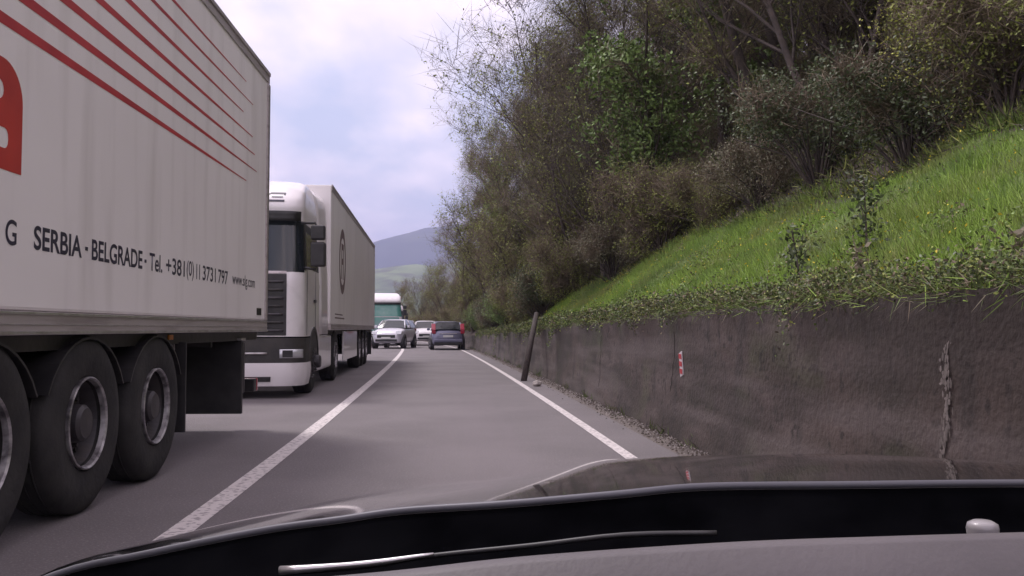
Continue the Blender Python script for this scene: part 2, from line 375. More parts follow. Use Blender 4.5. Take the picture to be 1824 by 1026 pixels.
# pale lime run down the wall: an irregular crust
mb = MB(); pr = random.Random(3)
for k in range(260):
    f = pr.random()**0.8; z = 1.22-1.0*f; y = 4.0+0.14*f+0.05*math.sin(f*9)*0.6+pr.gauss(0, 0.014+0.01*math.sin(f*14)**2)
    q = pr.uniform(0.003, 0.013); hh = pr.uniform(0.006, 0.025); n_ = 6
    pp = [(y+q*math.cos(2*math.pi*i/n_)*pr.uniform(.6, 1.1), z+hh*math.sin(2*math.pi*i/n_)*pr.uniform(.6, 1.1)) for i in range(n_)]
    mb.add([(wall_face_x(a, b)-0.0012-0.0004*(k % 5), a, b) for a, b in pp], [tuple(range(n_))])
mb.build('lime_run', M['lime'], wall)
prk = random.Random(8)
for k in range(2):
    yk = 7.0+prk.uniform(0, 9); zk = 1.1; mb = MB(); pts = []
    for q in range(14):
        pts.append((wall_face_x(yk, zk)-0.0005, yk, zk)); yk += prk.uniform(-0.03, 0.045); zk -= prk.uniform(0.03, 0.09)
    mb.tube(pts, 0.002, 4); mb.build('crack', M['cowl'], wall)

# ------------------------------------------------------------------ lettering helpers
def text_mesh(s, u0, u1, v0, v1, x, m, parent, name='lettering', offset=0.0):
    cu = bpy.data.curves.new('t', 'FONT'); cu.body = s; cu.offset = offset; cu.extrude = 0.0
    o = bpy.data.objects.new('t', cu); C.objects.link(o)
    bpy.context.view_layer.update()
    dg = bpy.context.evaluated_depsgraph_get()
    me = bpy.data.meshes.new_from_object(o.evaluated_get(dg))
    bpy.data.objects.remove(o); bpy.data.curves.remove(cu)
    co = np.zeros(len(me.vertices)*3, dtype=np.float32); me.vertices.foreach_get('co', co); co = co.reshape(-1, 3)
    mn, mx_ = co.min(0), co.max(0)
    new = np.zeros_like(co)
    new[:, 0] = x
    new[:, 1] = u0+(co[:, 0]-mn[0])/(mx_[0]-mn[0])*(u1-u0)
    new[:, 2] = v0+(co[:, 1]-mn[1])/(mx_[1]-mn[1])*(v1-v0)
    me.vertices.foreach_set('co', new.ravel()); me.materials.clear(); me.materials.append(m); me.update()
    ob = bpy.data.objects.new(name, me); C.objects.link(ob); ob.parent = parent
    return ob
def shape2d(outer, holes, x, m, parent, name):
    """flat shape with holes in the plane x = const, points (y, z)"""
    cu = bpy.data.curves.new('s', 'CURVE'); cu.dimensions = '2D'; cu.fill_mode = 'BOTH'
    for pl in [outer]+holes:
        sp = cu.splines.new('POLY'); sp.points.add(len(pl)-1); sp.use_cyclic_u = True
        for p, q in zip(sp.points, pl): p.co = (q[0], q[1], 0, 1)
    o = bpy.data.objects.new('s', cu); C.objects.link(o); bpy.context.view_layer.update()
    me = bpy.data.meshes.new_from_object(o.evaluated_get(bpy.context.evaluated_depsgraph_get()))
    bpy.data.objects.remove(o); bpy.data.curves.remove(cu)
    for v in me.vertices: v.co = (x, v.co[0], v.co[1])
    me.materials.clear(); me.materials.append(m); me.update()
    ob = bpy.data.objects.new(name, me); C.objects.link(ob); ob.parent = parent
    return ob

# ------------------------------------------------------------------ truck wheel
def truck_wheel(parent, x, y, side, r=0.54, wdt=0.32, front=False):
    """x = outer face; side +1 means the outer face looks to +x"""
    s = side
    mb = MB()
    ri = 0.275
    prof = [(-wdt, ri), (-wdt-0.005, r-0.09), (-wdt+0.03, r-0.015), (-wdt+0.06, r), (-0.06, r), (-0.03, r-0.012), (0.0, r-0.06), (0.004, r-0.12), (-0.008, ri+0.02), (-0.02, ri), (-0.06, ri-0.005)]
    mb.lathe([(h*s, q) for h, q in prof], (x, y, r), 48, closed=True)
    # tread grooves
    for h in (-0.10, -0.16, -0.22):
        mb.lathe([((h-0.008)*s, r+0.001), (h*s, r-0.004), ((h+0.008)*s, r+0.001), (h*s, r+0.003)], (x, y, r), 48, closed=True)
    wh = mb.build('wheel', M['rubber'], parent, smooth=True)
    mb = MB(); mb.cur = 0
    dish = 0.03 if front else -0.12
    prof = [(-wdt+0.02, ri-0.02), (-0.05, ri-0.02), (dish-0.03, ri-0.05), (dish, ri-0.09), (dish+0.005, 0.15), (dish+0.01, 0.115), (dish+0.09, 0.11), (dish+0.11, 0.09), (dish+0.115, 0.0)]
    mb.lathe([(h*s, q) for h, q in prof], (x, y, r), 40)
    for k in range(10):
        a = 2*math.pi*k/10; cy, cz = y+0.145*math.cos(a), r+0.145*math.sin(a)
        mb.tube([(x+(dish)*s, cy, cz), (x+(dish+0.04)*s, cy, cz)], 0.014, 6)
    mb.cur = 1
    mb.lathe([((-0.03)*s, ri-0.018), (0.0, ri-0.014), (0.010*s, ri-0.004), (0.004*s, ri+0.004), (-0.02*s, ri+0.003)], (x, y, r), 48, closed=True)
    mb.cur = 2
    for k in range(10):                    # hand holes
        a = 2*math.pi*(k+.5)/10; cy, cz = y+0.2*math.cos(a), r+0.2*math.sin(a)
        mb.tube([(x+(dish-0.012)*s, cy, cz), (x+(dish+0.004)*s, cy, cz)], 0.026, 8)
    mb.build('rim', [M['rim'], M['rim_edge'], M['plastic']], wh, smooth=False)
    return wh

# ------------------------------------------------------------------ white semi-trailer (shared builder). local: +x side is camera side, y from 0 (front) to Ln (rear)
def trailer_body(root, y0, Ln, bogie_last, skirt=False, sp=1.28):
    y1 = y0+Ln; W = 1.27; zb, zt = 1.20, 4.0
    mb = MB(); mb.box(-W, W, y0, y1, zb, zt)
    b = mb.build('trailer_box', M['white_panel'], root, bevel=0.02)
    mb = MB()
    for s in (1, -1):
        mb.box(s*W-0.0, s*(W+0.012), y0+0.02, y1-0.02, zt-0.11, zt-0.02)   # top rail
        mb.box(s*W, s*(W+0.022), y0+0.02, y1-0.02, zt-0.03, zt+0.012)
    mb.build('top_rail', M['alu'], root, bevel=0.004)
    mb = MB()
    for s in (1, -1):
        mb.box(s*(W-0.3), s*(W+0.010), y0+0.02, y1-0.005, 1.075, 1.198)
    mb.build('side_rail', M['alu'], root, bevel=0.006)
    mb = MB()
    for s in (1, -1):
        mb.box(s*(W+0.010), s*(W+0.018), y0+0.02, y1-0.01, 1.182, 1.196)
        mb.box(s*(W+0.010), s*(W+0.022), y0+0.02, y1-0.01, 1.078, 1.096)
        mb.box(s*(W+0.010), s*(W+0.015), y0+0.02, y1-0.01, 1.128, 1.134)
    mb.build('rail_strip', M['bright_metal'], root, bevel=0.002)
    for s in (1, -1):
        mb = MB(); mb.box(s*W, s*(W+0.014), y1-0.10, y1-0.003, 1.20, zt-0.12); mb.build('corner_post', M['alu'], root, bevel=0.004)
    mb = MB()                                                             # rear door frame, bars
    mb.box(-W+0.05, W-0.05, y1, y1+0.03, 1.15, zt-0.06)
    for x in (-0.9, -0.45, 0.45, 0.9): mb.tube([(x, y1+0.05, 1.15), (x, y1+0.05, 3.9)], 0.018, 8)
    mb.build('rear_door', M['white_panel'], root, bevel=0.004)
    mb = MB()                                                             # chassis
    for s in (1, -1): mb.box(s*0.45-0.06, s*0.45+0.06, y0+0.4, y1-0.15, 0.78, 1.05)
    for k in range(14): mb.box(-1.1, 1.1, y0+0.6+k*(Ln-1.2)/13-.03, y0+0.6+k*(Ln-1.2)/13+.03, 0.93, 1.07)
    for s in (1, -1): mb.box(s*1.16-0.03, s*1.16+0.03, y0+0.1, y1-0.1, 0.985, 1.074)
    for k in range(3):
        yc = bogie_last-sp*k
        mb.tube([(-1.0, yc, 0.52), (1.0, yc, 0.52)], 0.07, 10)
        for s in (1, -1):
            mb.prism([(yc-0.42, 0.52), (yc-.30, 0.80), (yc-0.18, 0.8), (yc+0.02, 0.62), (yc+0.28, 0.62), (yc+0.28, 0.48), (yc-.2, .5)], 'x', s*0.55-0.05, s*0.55+0.05)
            mb.tube([(s*0.55, yc+0.24, 0.62), (s*0.55, yc+0.24, 0.86)], 0.12, 12)
    mb.build('chassis', M['chassis'], root, bevel=0.006)
    for k in range(3):
        yc = bogie_last-sp*k
        for s in (1, -1): truck_wheel(root, s*1.245, yc, s)
    # mudguards between and over wheels
    for k in range(3):
        yc = bogie_last-sp*k
        for s in (1, -1):
            mb = MB(); arc = []
            for q in range(13):
                a = R(25+130*q/12); arc.append((yc+0.60*math.cos(a), 0.52+0.54*math.sin(a)))
            inner = [(yc+(p[0]-yc)*0.975, 0.52+(p[1]-0.52)*0.975) for p in arc][::-1]
            mb.prism(arc+inner, 'x', s*0.90, s*1.25)
            mb.build('mudguard', M['plastic'], root)
    for s in (1, -1):
        mb = MB(); mb.box(s*0.80, s*1.25, bogie_last+0.66, bogie_last+0.68, 0.27, 1.0)
        mb.build('mud_flap', M['plastic'], root, bevel=0.003)
        mb = MB(); mb.box(s*1.13, s*1.16, bogie_last+0.645, bogie_last+0.66, 0.3, 1.0)
        mb.build('flap_bracket', M['alu'], root)
    # tail lift / rear underrun
    mb = MB(); mb.box(-1.22, 1.235, y1-0.93, y1-0.88, 0.24, 0.985); mb.build('rear_panel', M['plastic'], root, bevel=0.01)
    mb = MB(); mb.box(-1.235, 1.238, y1-0.97, y1-0.80, 0.988, 1.012); mb.build('panel_cap', M['bright_metal'], root, bevel=0.003)
    mb = MB(); mb.box(-1.2, 1.2, y1-0.25, y1-0.13, 0.42, 0.56)
    for s in (1, -1): mb.box(s*0.5-.04, s*.5+.04, y1-.24, y1-.14, 0.56, 0.98)
    mb.build('underrun_bar', M['plastic'], root, bevel=0.012)
    for s in (1, -1):
        mb = MB(); mb.box(s*0.85, s*1.2, y1-0.12, y1-0.07, 0.42, 0.56); mb.build('tail_lamp', M['lamp_red'], root, bevel=0.01)
        mb = MB(); mb.box(s*1.12, s*1.24, y1-0.875, y1-0.83, 0.45, 0.97); mb.build('side_bracket', M['rim'], root, bevel=0.01)
    for k in range(4):
        mb = MB(); yk = y0+1.5+k*3.0
        mb.box(1.19, 1.205, yk, yk+0.10, 1.02, 1.06); mb.build('side_marker', M['amber'], root, bevel=0.004)
    if skirt:
        for s in (1, -1):
            mb = MB(); mb.box(s*1.20, s*1.24, y0+3.1, bogie_last-3.4, 0.36, 1.05); mb.build('side_skirt', M['white_paint'], root, bevel=0.01)
    # landing legs
    if not skirt:
        for s in (1, -1):
            mb = MB(); mb.box(s*0.85-.06, s*.85+.06, y0+2.6, y0+2.72, 0.35, 1.0); mb.build('landing_leg', M['rim'], root)
    return b

T1X = -2.26-1.27
t1 = empty('semi_trailer', (T1X, 0, 0), 0, 'big white refrigerated trailer with red stripes and a SERBIA - BELGRADE address on its side', 'trailer')
REAR = 10.26
trailer_body(t1, REAR-13.6, 13.6, 6.78, sp=1.2)
XF = 1.27+0.0015
def word(s, a, b, v0=1.522, v1=1.65, off=0.012):
    return text_mesh(s, a, b, v0, v1, XF, M['ink'], t1, offset=off)
word('G', 4.50, 4.61)
word('SERBIA', 4.79, 5.375, off=0.022)
word('-', 5.42, 5.46, 1.572, 1.594)
word('BELGRADE', 5.515, 6.36, off=0.020)
word('-', 6.40, 6.44, 1.572, 1.594)
word('Tel.', 6.50, 6.77, off=0.014)
word('+381', 6.85, 7.30, off=0.014)
word('(0)', 7.35, 7.54, 1.50, 1.66, off=0.008)
word('11', 7.61, 7.71, off=0.012)
word('3731', 7.79, 8.19, off=0.012)
word('797', 8.27, 8.60, off=0.012)
word('www.slg.com', 8.76, 9.68, 1.505, 1.65, off=0.006)
# red stripes, tapering to the rear
for v, ue in ((2.62, 9.25), (2.79, 9.7), (2.955, 9.6), (3.125, 9.5), (3.295, 9.1), (3.465, 9.5), (3.63, 9.2)):
    mb = MB(); k = []
    n = 14
    for i in range(n+1):
        u = -2.8+(ue+2.8)*i/n
        th = 0.034*(1-max(0, (u-3.5))/(ue-3.5)*0.86) if v < 3.4 else 0.026*(1-max(0, (u-3.5))/(ue-3.5)*0.84)
        k.append((u, th))
    mb.grid(lambda i, s: (XF, k[i][0], v+s*k[i][1]), list(range(n+1)), [-1, 1])
    mb.build('red_stripe', M['red'], t1)
# big red rounded letter at the left, running out of view
def arc(cy, cz, ry, rz, a0, a1, n=10):
    return [(cy+ry*math.cos(R(a0+(a1-a0)*i/n)), cz+rz*math.sin(R(a0+(a1-a0)*i/n))) for i in range(n+1)]
Z0, Z1 = 1.885, 2.43; Y1 = 4.64; Y0 = 4.11
outer = [(Y1, Z0)]+arc(Y1-0.20, Z1-0.20, 0.20, 0.20, 0, 90)+[(Y0+0.1, Z1), (Y0+0.06, Z1-0.11)]+[(Y1-0.24, Z1-0.11)]+arc(Y1-0.24, Z1-0.16, 0.05, 0.05, 90, -90, 8)+arc(Y0+0.16, Z1-0.21-0.17+0.0, 0.16, 0.17, 90, 270)
outer = outer[:-1]+[(Y0+0.16, Z0), (Y1, Z0)][:1]
hole = arc(Y1-0.17-0.0, Z0+0.155, 0.035, 0.05, -90, 90, 6)+arc(Y0+0.17, Z0+0.155, 0.05, 0.05, 90, 270, 6)
shape2d(outer, [hole], XF, M['logored'], t1, 'red_letter')
mb = MB(); mb.box(1.271, 1.276, 9.78, 9.98, 1.255, 1.33); mb.build('marker_plate', M['plastic'], t1)
mb = MB(); mb.box(1.284, 1.286, REAR-0.016, REAR-0.004, 1.2, 3.87); mb.build('door_edge', M['chassis'], t1)

# ------------------------------------------------------------------ oncoming lorry with tractor
def cab_ring(z):
    """front y and half width of the cab at height z"""
    if z > 3.1: z = 3.1+(z-3.1)*0.86/0.62
    yf = lerp_tab([(0.2, 0.02), (0.5, 0.0), (1.0, 0.02), (1.9, 0.06), (2.05, 0.10), (2.9, 0.36), (3.0, 0.36), (3.1, 0.33), (3.3, 0.42), (3.6, 0.72), (3.85, 1.2), (3.96, 1.65)], z)
    wd = lerp_tab([(0.2, 1.22), (0.5, 1.25), (1.9, 1.24), (2.9, 1.17), (3.1, 1.18), (3.5, 1.15), (3.85, 1.08), (3.96, 0.95)], z)
    return yf, wd
def cab_pt(q, z, off=0.0, yr=2.25):
    """q -1..1 from the left rear over the front to the right rear"""
    yf, wd = cab_ring(z); rc = 0.30
    s = 1 if q >= 0 else -1; a = abs(q)
    if a < 0.4:                       # front
        x = (wd-rc)*a/0.4; y = yf+0.03*(x/(wd-rc))**2; nx, ny = 0.03, -1
    elif a < 0.6:
        th = (a-0.4)/0.2*math.pi/2; x = wd-rc+rc*math.sin(th); y = yf+0.03+rc*(1-math.cos(th)); nx, ny = math.sin(th), -math.cos(th)
    else:
        x = wd; y = yf+0.03+rc+(yr-yf-rc-0.03)*(a-0.6)/0.4; nx, ny = 1, 0
    return (s*(x+nx*off), y+ny*off, z)
def cab_patch(q0, q1, z0, z1, off, name, m, root, nq=14, nz=8, solid=0.0, smooth=True):
    mb = MB(); mb.grid(lambda a, z: cab_pt(a, z, off), [q0+(q1-q0)*i/nq for i in range(nq+1)], [z0+(z1-z0)*j/nz for j in range(nz+1)])
    return mb.build(name, m, root, smooth=smooth, solid=solid)
def make_cab(root, paint, glass, wheels=True):
    qs = [-1+i/30 for i in range(61)]
    zl = [0.98+0.06*i for i in range(50)]; zl = [z for z in zl if z < 3.69]+[3.72]
    mb = MB(); mb.grid(lambda a, z: cab_pt(a, z), qs, zl)
    n = len(qs); mb.add([cab_pt(q, 3.72) for q in qs], [tuple(range(n))])
    mb.add([cab_pt(-1, z) for z in zl]+[cab_pt(1, z) for z in zl], [(i, i+1, len(zl)+i+1, len(zl)+i) for i in range(len(zl)-1)])
    mb.build('cab_body', paint, root, smooth=True)
    cab_patch(-0.57, 0.57, 2.02, 2.88, 0.006, 'windscreen', glass, root, 24)
    for s in (1, -1):
        cab_patch(s*0.63, s*0.93, 2.12, 2.72, 0.006, 'side_window', M['glass'], root)
        cab_patch(s*0.56, s*0.63, 2.06, 2.86, 0.004, 'pillar_trim', M['plastic'], root, 4)
        cab_patch(s*0.93, s*0.998, 2.12, 2.86, 0.004, 'rear_trim', M['plastic'], root, 4)
        cab_patch(s*0.63, s*0.93, 2.72, 2.86, 0.004, 'window_trim', M['plastic'], root, 4)
    cab_patch(-0.50, 0.50, 2.86, 3.02, 0.10, 'sun_visor', M['plastic'], root, 20, 3, solid=0.01)
    g = cab_patch(-0.42, 0.42, 1.0, 1.98, 0.012, 'grille', M['plastic'], root, 20, 6)
    for k in range(7):
        z = 1.06+k*0.13
        cab_patch(-0.40, 0.40, z, z+0.035, 0.03, 'grille_bar', M['chassis'] if k % 2 else M['rim'], g, 20, 1, solid=0.012)
    cab_patch(-0.42, 0.42, 1.99, 2.03, 0.02, 'wiper_panel', M['alu'], root, 20, 1)
    # lower front: dark band with lamps and a white bumper under it
    mb = MB()
    zz_ = [0.55, 0.65, 0.8, 0.96]
    mb.grid(lambda a, z: cab_pt(a, z, 0.02, 0.75), [-1+i/20 for i in range(41)], zz_)
    mb.build('front_band', M['chassis'], root, smooth=True)
    cab_patch(-0.3, 0.3, 0.70, 0.73, 0.035, 'band_trim', M['bright_metal'], root, 14, 1, solid=.01)
    for s in (1, -1):
        hl = cab_patch(s*0.38, s*0.54, 0.64, 0.78, 0.034, 'headlight', M['lamp_clear'], root, 8, 2, solid=0.01)
        cab_patch(s*0.40, s*0.46, 0.655, 0.765, 0.040, 'lamp_divider', M['plastic'], hl, 2, 2)
    mb = MB()
    mb.grid(lambda a, z: cab_pt(a, z, 0.05-0.10*abs(z-0.38), 0.80), [-1+i/20 for i in range(41)], [0.20, 0.24, 0.34, 0.46, 0.565])
    mb.build('bumper', paint, root, smooth=True)
    cab_patch(-0.33, 0.33, 0.27, 0.35, 0.052, 'bumper_slot', M['plastic'], root, 14, 1)
    for s in (1, -1):
        # door line, handle, steps, arch, mirror
        for ya in (0.55, 1.62):
            mb = MB(); mb.box(s*1.246, s*1.252, ya, ya+0.008, 1.0, 2.1); mb.build('door_seam', M['plastic'], root)
        mb = MB(); mb.box(s*1.246, s*1.275, 1.38, 1.56, 1.56, 1.61); mb.build('door_handle', M['plastic'], root, bevel=0.008)
        mb = MB(); a_ = [(1.42+0.64*math.cos(R(180*i/16)), 0.52+0.62*math.sin(R(180*i/16))) for i in range(17)]
        b_ = [(1.42+0.57*math.cos(R(180*i/16)), 0.52+0.55*math.sin(R(180*i/16))) for i in range(17)][::-1]
        mb.prism(a_+b_, 'x', s*0.86, s*1.262); mb.build('wheel_arch', M['plastic'], root)
        mb = MB(); mb.prism([(1.42-0.55, 0.56), (1.42+.55, .56), (1.42+.38, .99), (1.42, 1.1), (1.42-.38, .99)], 'x', s*0.8, s*1.252)
        mb.build('arch_liner', M['chassis'], root)
        mb = MB(); mb.box(s*0.9, s*1.235, 2.04, 2.30, 0.35, 1.0); mb.build('cab_step', paint, root, bevel=0.02)
        mb = MB(); mb.box(s*1.32, s*1.56, 0.33, 0.50, 2.12, 2.52); mb.box(s*1.32, s*1.55, 0.34, 0.50, 2.56, 2.80)
        mr = mb.build('mirror', M['plastic'], root, bevel=0.03)
        mb = MB(); mb.tube([(s*1.15, 0.45, 2.84), (s*1.38, 0.42, 2.84), (s*1.42, 0.42, 2.76)], 0.022, 8); mb.build('mirror_arm', M['plastic'], mr); mb = MB()
        mb.tube([(s*1.2, 0.42, 2.10), (s*1.40, 0.42, 2.08), (s*1.42, 0.42, 2.16)], 0.022, 8); mb.build('mirror_arm', M['plastic'], mr)
        mb = MB(); mb.grid(lambda yy_, z: (s*(cab_ring(z)[1]+0.004+(yy_-2.2)*0.05*(1.25-cab_ring(z)[1])/0.15), yy_, z), [2.2, 2.6, 3.0, 3.35, 3.5], [1.0, 1.5, 2.0, 2.5, 3.0, 3.2, 3.4, 3.55, 3.68])
        mb.build('side_deflector', paint, root, smooth=True, solid=0.02)
    mb = MB()
    for s in (1, -1): mb.box(s*.42-.05, s*.42+.05, 1.0, 6.2, 0.72, 0.96)
    mb.box(-0.9, 0.9, 1.0, 2.2, .6, .96)
    mb.build('chassis_frame', M['chassis'], root)
    if wheels:
        for s in (1, -1):
            truck_wheel(root, s*1.235, 1.42, s, front=True)
            truck_wheel(root, s*1.235, 5.15, s)
            mb = MB(); mb.box(s*0.95, s*1.225, 2.36, 4.35, 0.33, 0.98); mb.build('tank_skirt', paint, root, bevel=0.04)

t2 = empty('articulated_lorry', (-3.86, 14.35, 0), R(2.2), 'white articulated lorry facing the camera, its cab half hidden by the striped trailer', 'lorry')
make_cab(t2, M['white_paint'], M['glass'])
trailer_body(t2, 3.75, 13.6, 3.75+13.6-3.4, skirt=True)
mb = MB(); mb.box(-1.1, 1.1, 3.45, 3.74, 2.5, 3.7); mb.build('cooling_unit', M['white_paint'], t2, bevel=0.05)
# ring emblem on its trailer
XE = 1.2715
cy, cz = 6.1, 2.62
def circ(cy, cz, r, n=40, ry=None): return [(cy+(ry or r)*math.cos(2*math.pi*i/n), cz+r*math.sin(2*math.pi*i/n)) for i in range(n)]
M['logogrey'] = mat('faded_emblem', (0.13, 0.075, 0.08), 0.6, col2=(0.20, 0.14, 0.14), scale=3)
shape2d(circ(cy, cz, 0.74), [circ(cy, cz, 0.53)], XE, M['logogrey'], t2, 'round_emblem')
mb = MB()
mb.box(XE-.0005, XE+0.0005, cy-0.26, cy-0.12, cz-0.40, cz+0.40)
mb.box(XE-.0005, XE+0.0005, cy+0.10, cy+0.24, cz-0.40, cz+0.40)
mb.box(XE-.0005, XE+0.0005, cy-0.12, cy+0.10, cz+0.26, cz+0.40)
mb.box(XE-.0005, XE+0.0005, cy-0.12, cy+0.10, cz-0.07, cz+0.07)
mb.build('emblem_letter', M['logogrey'], t2)
mb = MB(); mb.box(XE-.0005, XE+.0005, 4.6, 6.6, 1.32, 1.35); mb.box(XE-.0005, XE+.0005, 4.6, 6.2, 1.40, 1.425); mb.build('faint_lettering', M['logogrey'], t2)
# emblem on the roof fairing (dark slanted outline)
def fair(x, z, off=0.01):
    yf, wd = cab_ring(z); return (x, yf+0.03*(x/0.87)**2-off, z)
mb = MB()
def bar(x0, z0, x1, z1, wd):
    d = Vector((x1-x0, 0, z1-z0)); n_ = Vector((-d.z, 0, d.x)).normalized()*wd
    P = [(x0-n_.x, z0-n_.z), (x0+n_.x, z0+n_.z), (x1+n_.x, z1+n_.z), (x1-n_.x, z1-n_.z)]
    a = [fair(x, z, 0.012) for x, z in P]; mb.add(a, [(0, 1, 2, 3)])
ex, ez = 0.60, 3.20
for a_, b_, c_, d_, w_ in ((ex-.09, ez, ex+.04, ez+.15, .014), (ex+.04, ez+.15, ex+.27, ez+.15, .014), (ex+.27, ez+.16, ex+.27, ez-.012, .014), (ex+.28, ez, ex-.10, ez, .018), (ex+.07, ez+.075, ex+.25, ez+.075, .010)):
    bar(a_, b_, c_, d_, w_)
mb.build('cab_emblem', M['ink'], t2)

# ------------------------------------------------------------------ farther lorries
t3 = empty('lorry', (-5.45, 58.5, 0), R(6), 'green tinted white lorry cab waiting behind the white articulated lorry', 'lorry')
make_cab(t3, M['white_paint'], M['teal_glass'])
def boxbody(root, paint, y0, y1, h):
    mb = MB(); mb.box(-1.25, 1.25, y0, y1, 1.0, h); mb.build('cargo_box', paint, root, bevel=0.03)
M['teal_paint'] = mat('teal_paint', (0.10, 0.30, 0.25), 0.4, coat=0.4, col2=(0.20, 0.30, 0.30), scale=1.5)
cab_patch(-0.44, 0.44, 1.0, 1.98, 0.05, 'front_panel', M['teal_paint'], t3, 14, 4)
boxbody(t3, M['white_panel'], 2.9, 8.5, 3.55)
t4 = empty('lorry', (-6.75, 80, 0), R(9), 'small pale grey lorry far down the road between the green cab and the brown trees', 'lorry')
make_cab(t4, M['grey_paint'], M['glass'])
boxbody(t4, M['white_panel'], 2.9, 8.0, 3.4)
for t_ in (t3, t4):
    for ch in list(t_.children):      # these two have flat roofs: lower the fairing
        pass
t3.scale = (1, 1, 0.93); t4.scale = (1, 1, 0.88)

# ------------------------------------------------------------------ cars
def make_car(name, loc, rz, paint, label, kind='hatch', cat='car', scale=1.0):
    """local: front towards -y, origin on the ground under the middle"""
    root = empty(name, loc, rz, label, cat); root.scale = (scale,)*3
    hatch = kind == 'hatch'
    L2 = 2.08
    top = [(-2.08, 0.62), (-2.0, 0.74), (-1.7, 0.86), (-1.1, 0.97), (-0.8, 1.0), (0.5, 1.02), (1.5, 1.04), (1.95, 1.02 if hatch else 0.98), (2.08, 0.80)]
    hwt = [(-2.08, 0.55), (-2.0, 0.72), (-1.7, 0.83), (-1.2, 0.875), (0, 0.885), (1.4, 0.88), (1.9, 0.82), (2.08, 0.68)]
    low = [(-2.08, 0.32), (-1.9, 0.22), (1.9, 0.24), (2.08, 0.34)]
    up = {'hatch': 0.0, 'suv': 0.14, 'sedan': -0.02}[kind]
    ys = [-2.08, -2.03, -1.9, -1.7, -1.45, -1.1, -0.8, -0.3, 0.3, 0.8, 1.2, 1.6, 1.85, 2.0, 2.08]
    def sec(y):
        zt = lerp_tab(top, y)+up; w_ = lerp_tab(hwt, y); zl = lerp_tab(low, y)+up*.5; zm = (zt+zl)/2
        h = [(0, zt+0.03), (0.5*w_, zt+0.02), (0.86*w_, zt-0.015), (0.98*w_, zt-0.10), (w_*1.01, zm+0.02), (w_*0.99, zm-0.12), (w_*0.93, zl+.02), (w_*0.8, zl), (0, zl)]
        return [(x, z) for x, z in h]+[(-x, z) for x, z in h[-2:0:-1]]
    mb = MB(); n = len(sec(0)); vs_ = []; fs_ = []
    for y in ys: vs_ += [(x, y, z) for x, z in sec(y)]
    for i in range(len(ys)-1):
        for k in range(n): fs_.append((i*n+k, i*n+(k+1) % n, (i+1)*n+(k+1) % n, (i+1)*n+k))
    fs_ += [tuple(range(n)), tuple(range((len(ys)-1)*n, len(ys)*n))]
    mb.add(vs_, fs_); mb.build('body', paint, root, smooth=True, subsurf=1)
    # cabin
    zr = 1.46+up; zb_ = 1.0+up
    cabn = [(-0.95, 0.70, zb_-0.02, zb_+0.0), (-0.35, 0.74, zb_, zr-0.06), (0.0, 0.75, zb_, zr-0.01), (0.7, 0.75, zb_, zr), (1.4, 0.73, zb_, zr-0.06), (1.85 if hatch else 1.95, 0.70, zb_, zb_+0.03)]
    if kind == 'suv': cabn[4] = (1.7, 0.73, zb_, zr-0.05); cabn[5] = (1.98, 0.7, zb_, zb_+0.06)
    if kind == 'hatch': cabn[4] = (1.55, 0.73, zb_, zr-0.05); cabn[5] = (1.92, 0.7, zb_, zb_+0.05)
    mb = MB(); vs_ = []; fs_ = []
    for (y, wt, a, b) in cabn:
        k = (b-a)/(zr-zb_); wb = 0.83
        wt2 = wb-(wb-0.62)*max(0, k)
        vs_ += [(-wb, y, a), (-wt2, y, b), (-wt2*0.6, y, b+0.02), (wt2*0.6, y, b+0.02), (wt2, y, b), (wb, y, a)]
    for i in range(len(cabn)-1):
        for k in range(5): fs_.append((i*6+k, i*6+k+1, (i+1)*6+k+1, (i+1)*6+k))
    mb.add(vs_, fs_); mb.build('windows', M['glass'], root)
    # roof skin and pillars
    mb = MB(); vs_ = []; fs_ = []; rf = cabn[1:5]
    for (y, wt, a, b) in rf:
        vs_ += [(-0.635, y, b-0.04), (-0.60, y, b+0.012), (-0.38, y, b+0.035), (0.38, y, b+0.035), (0.60, y, b+0.012), (0.635, y, b-0.04)]
    for i in range(3):
        for k in range(5): fs_.append((i*6+k, i*6+k+1, (i+1)*6+k+1, (i+1)*6+k))
    mb.add(vs_, fs_)
    for s in (1, -1):
        mb.tube([(s*0.80, cabn[0][0], zb_), (s*0.63, cabn[1][0], zr-0.06)], 0.035, 6)
        mb.tube([(s*0.80, cabn[5][0], zb_), (s*0.63, cabn[4][0], zr-0.06)], 0.055, 6)
        mb.tube([(s*0.84, 0.35, zb_), (s*0.635, 0.40, zr-0.02)], 0.03, 6)
    mb.build('roof', paint, root, smooth=True)
    for s in (1, -1):
        for yc in (-1.32, 1.28):
            mb = MB(); mb.tube([(s*0.70, yc, 0.32+up*.4), (s*0.893, yc, 0.32+up*.4)], 0.385+up*.3, 24); mb.build('wheel_arch', M['plastic'], root)
            r = 0.32+up*0.25
            mb = MB(); mb.lathe([(q*s, p) for q, p in ((-0.2, 0.2), (-0.2, r-.03), (-0.17, r), (-0.03, r), (0, r-0.03), (0, 0.22))], (s*0.91, yc, r), 24, closed=True)
            wv = mb.build('wheel', M['rubber'], root, smooth=True)
            mb = MB(); mb.lathe([(-0.03*s, 0.225), (-0.01*s, 0.20), (-0.03*s, 0.10), (0.0, 0.05), (0.0, 0.0)], (s*0.91, yc, r), 20)
            for k in range(5):
                a = 2*math.pi*k/5; mb.tube([(s*0.9, yc, r), (s*0.905, yc+0.2*math.cos(a), r+0.2*math.sin(a))], 0.022, 4)
            mb.build('rim', M['rim_edge'], wv)
        mb = MB(); mb.box(s*0.86, s*1.02, -0.72, -0.60, zb_+0.0, zb_+0.14); mb.build('mirror', paint, root, bevel=0.03)
        mb = MB(); mb.prism([(-2.02, 0.66+up), (-1.72, 0.70+up), (-1.70, 0.84+up), (-1.92, 0.80+up)], 'x', s*0.50, s*0.84)
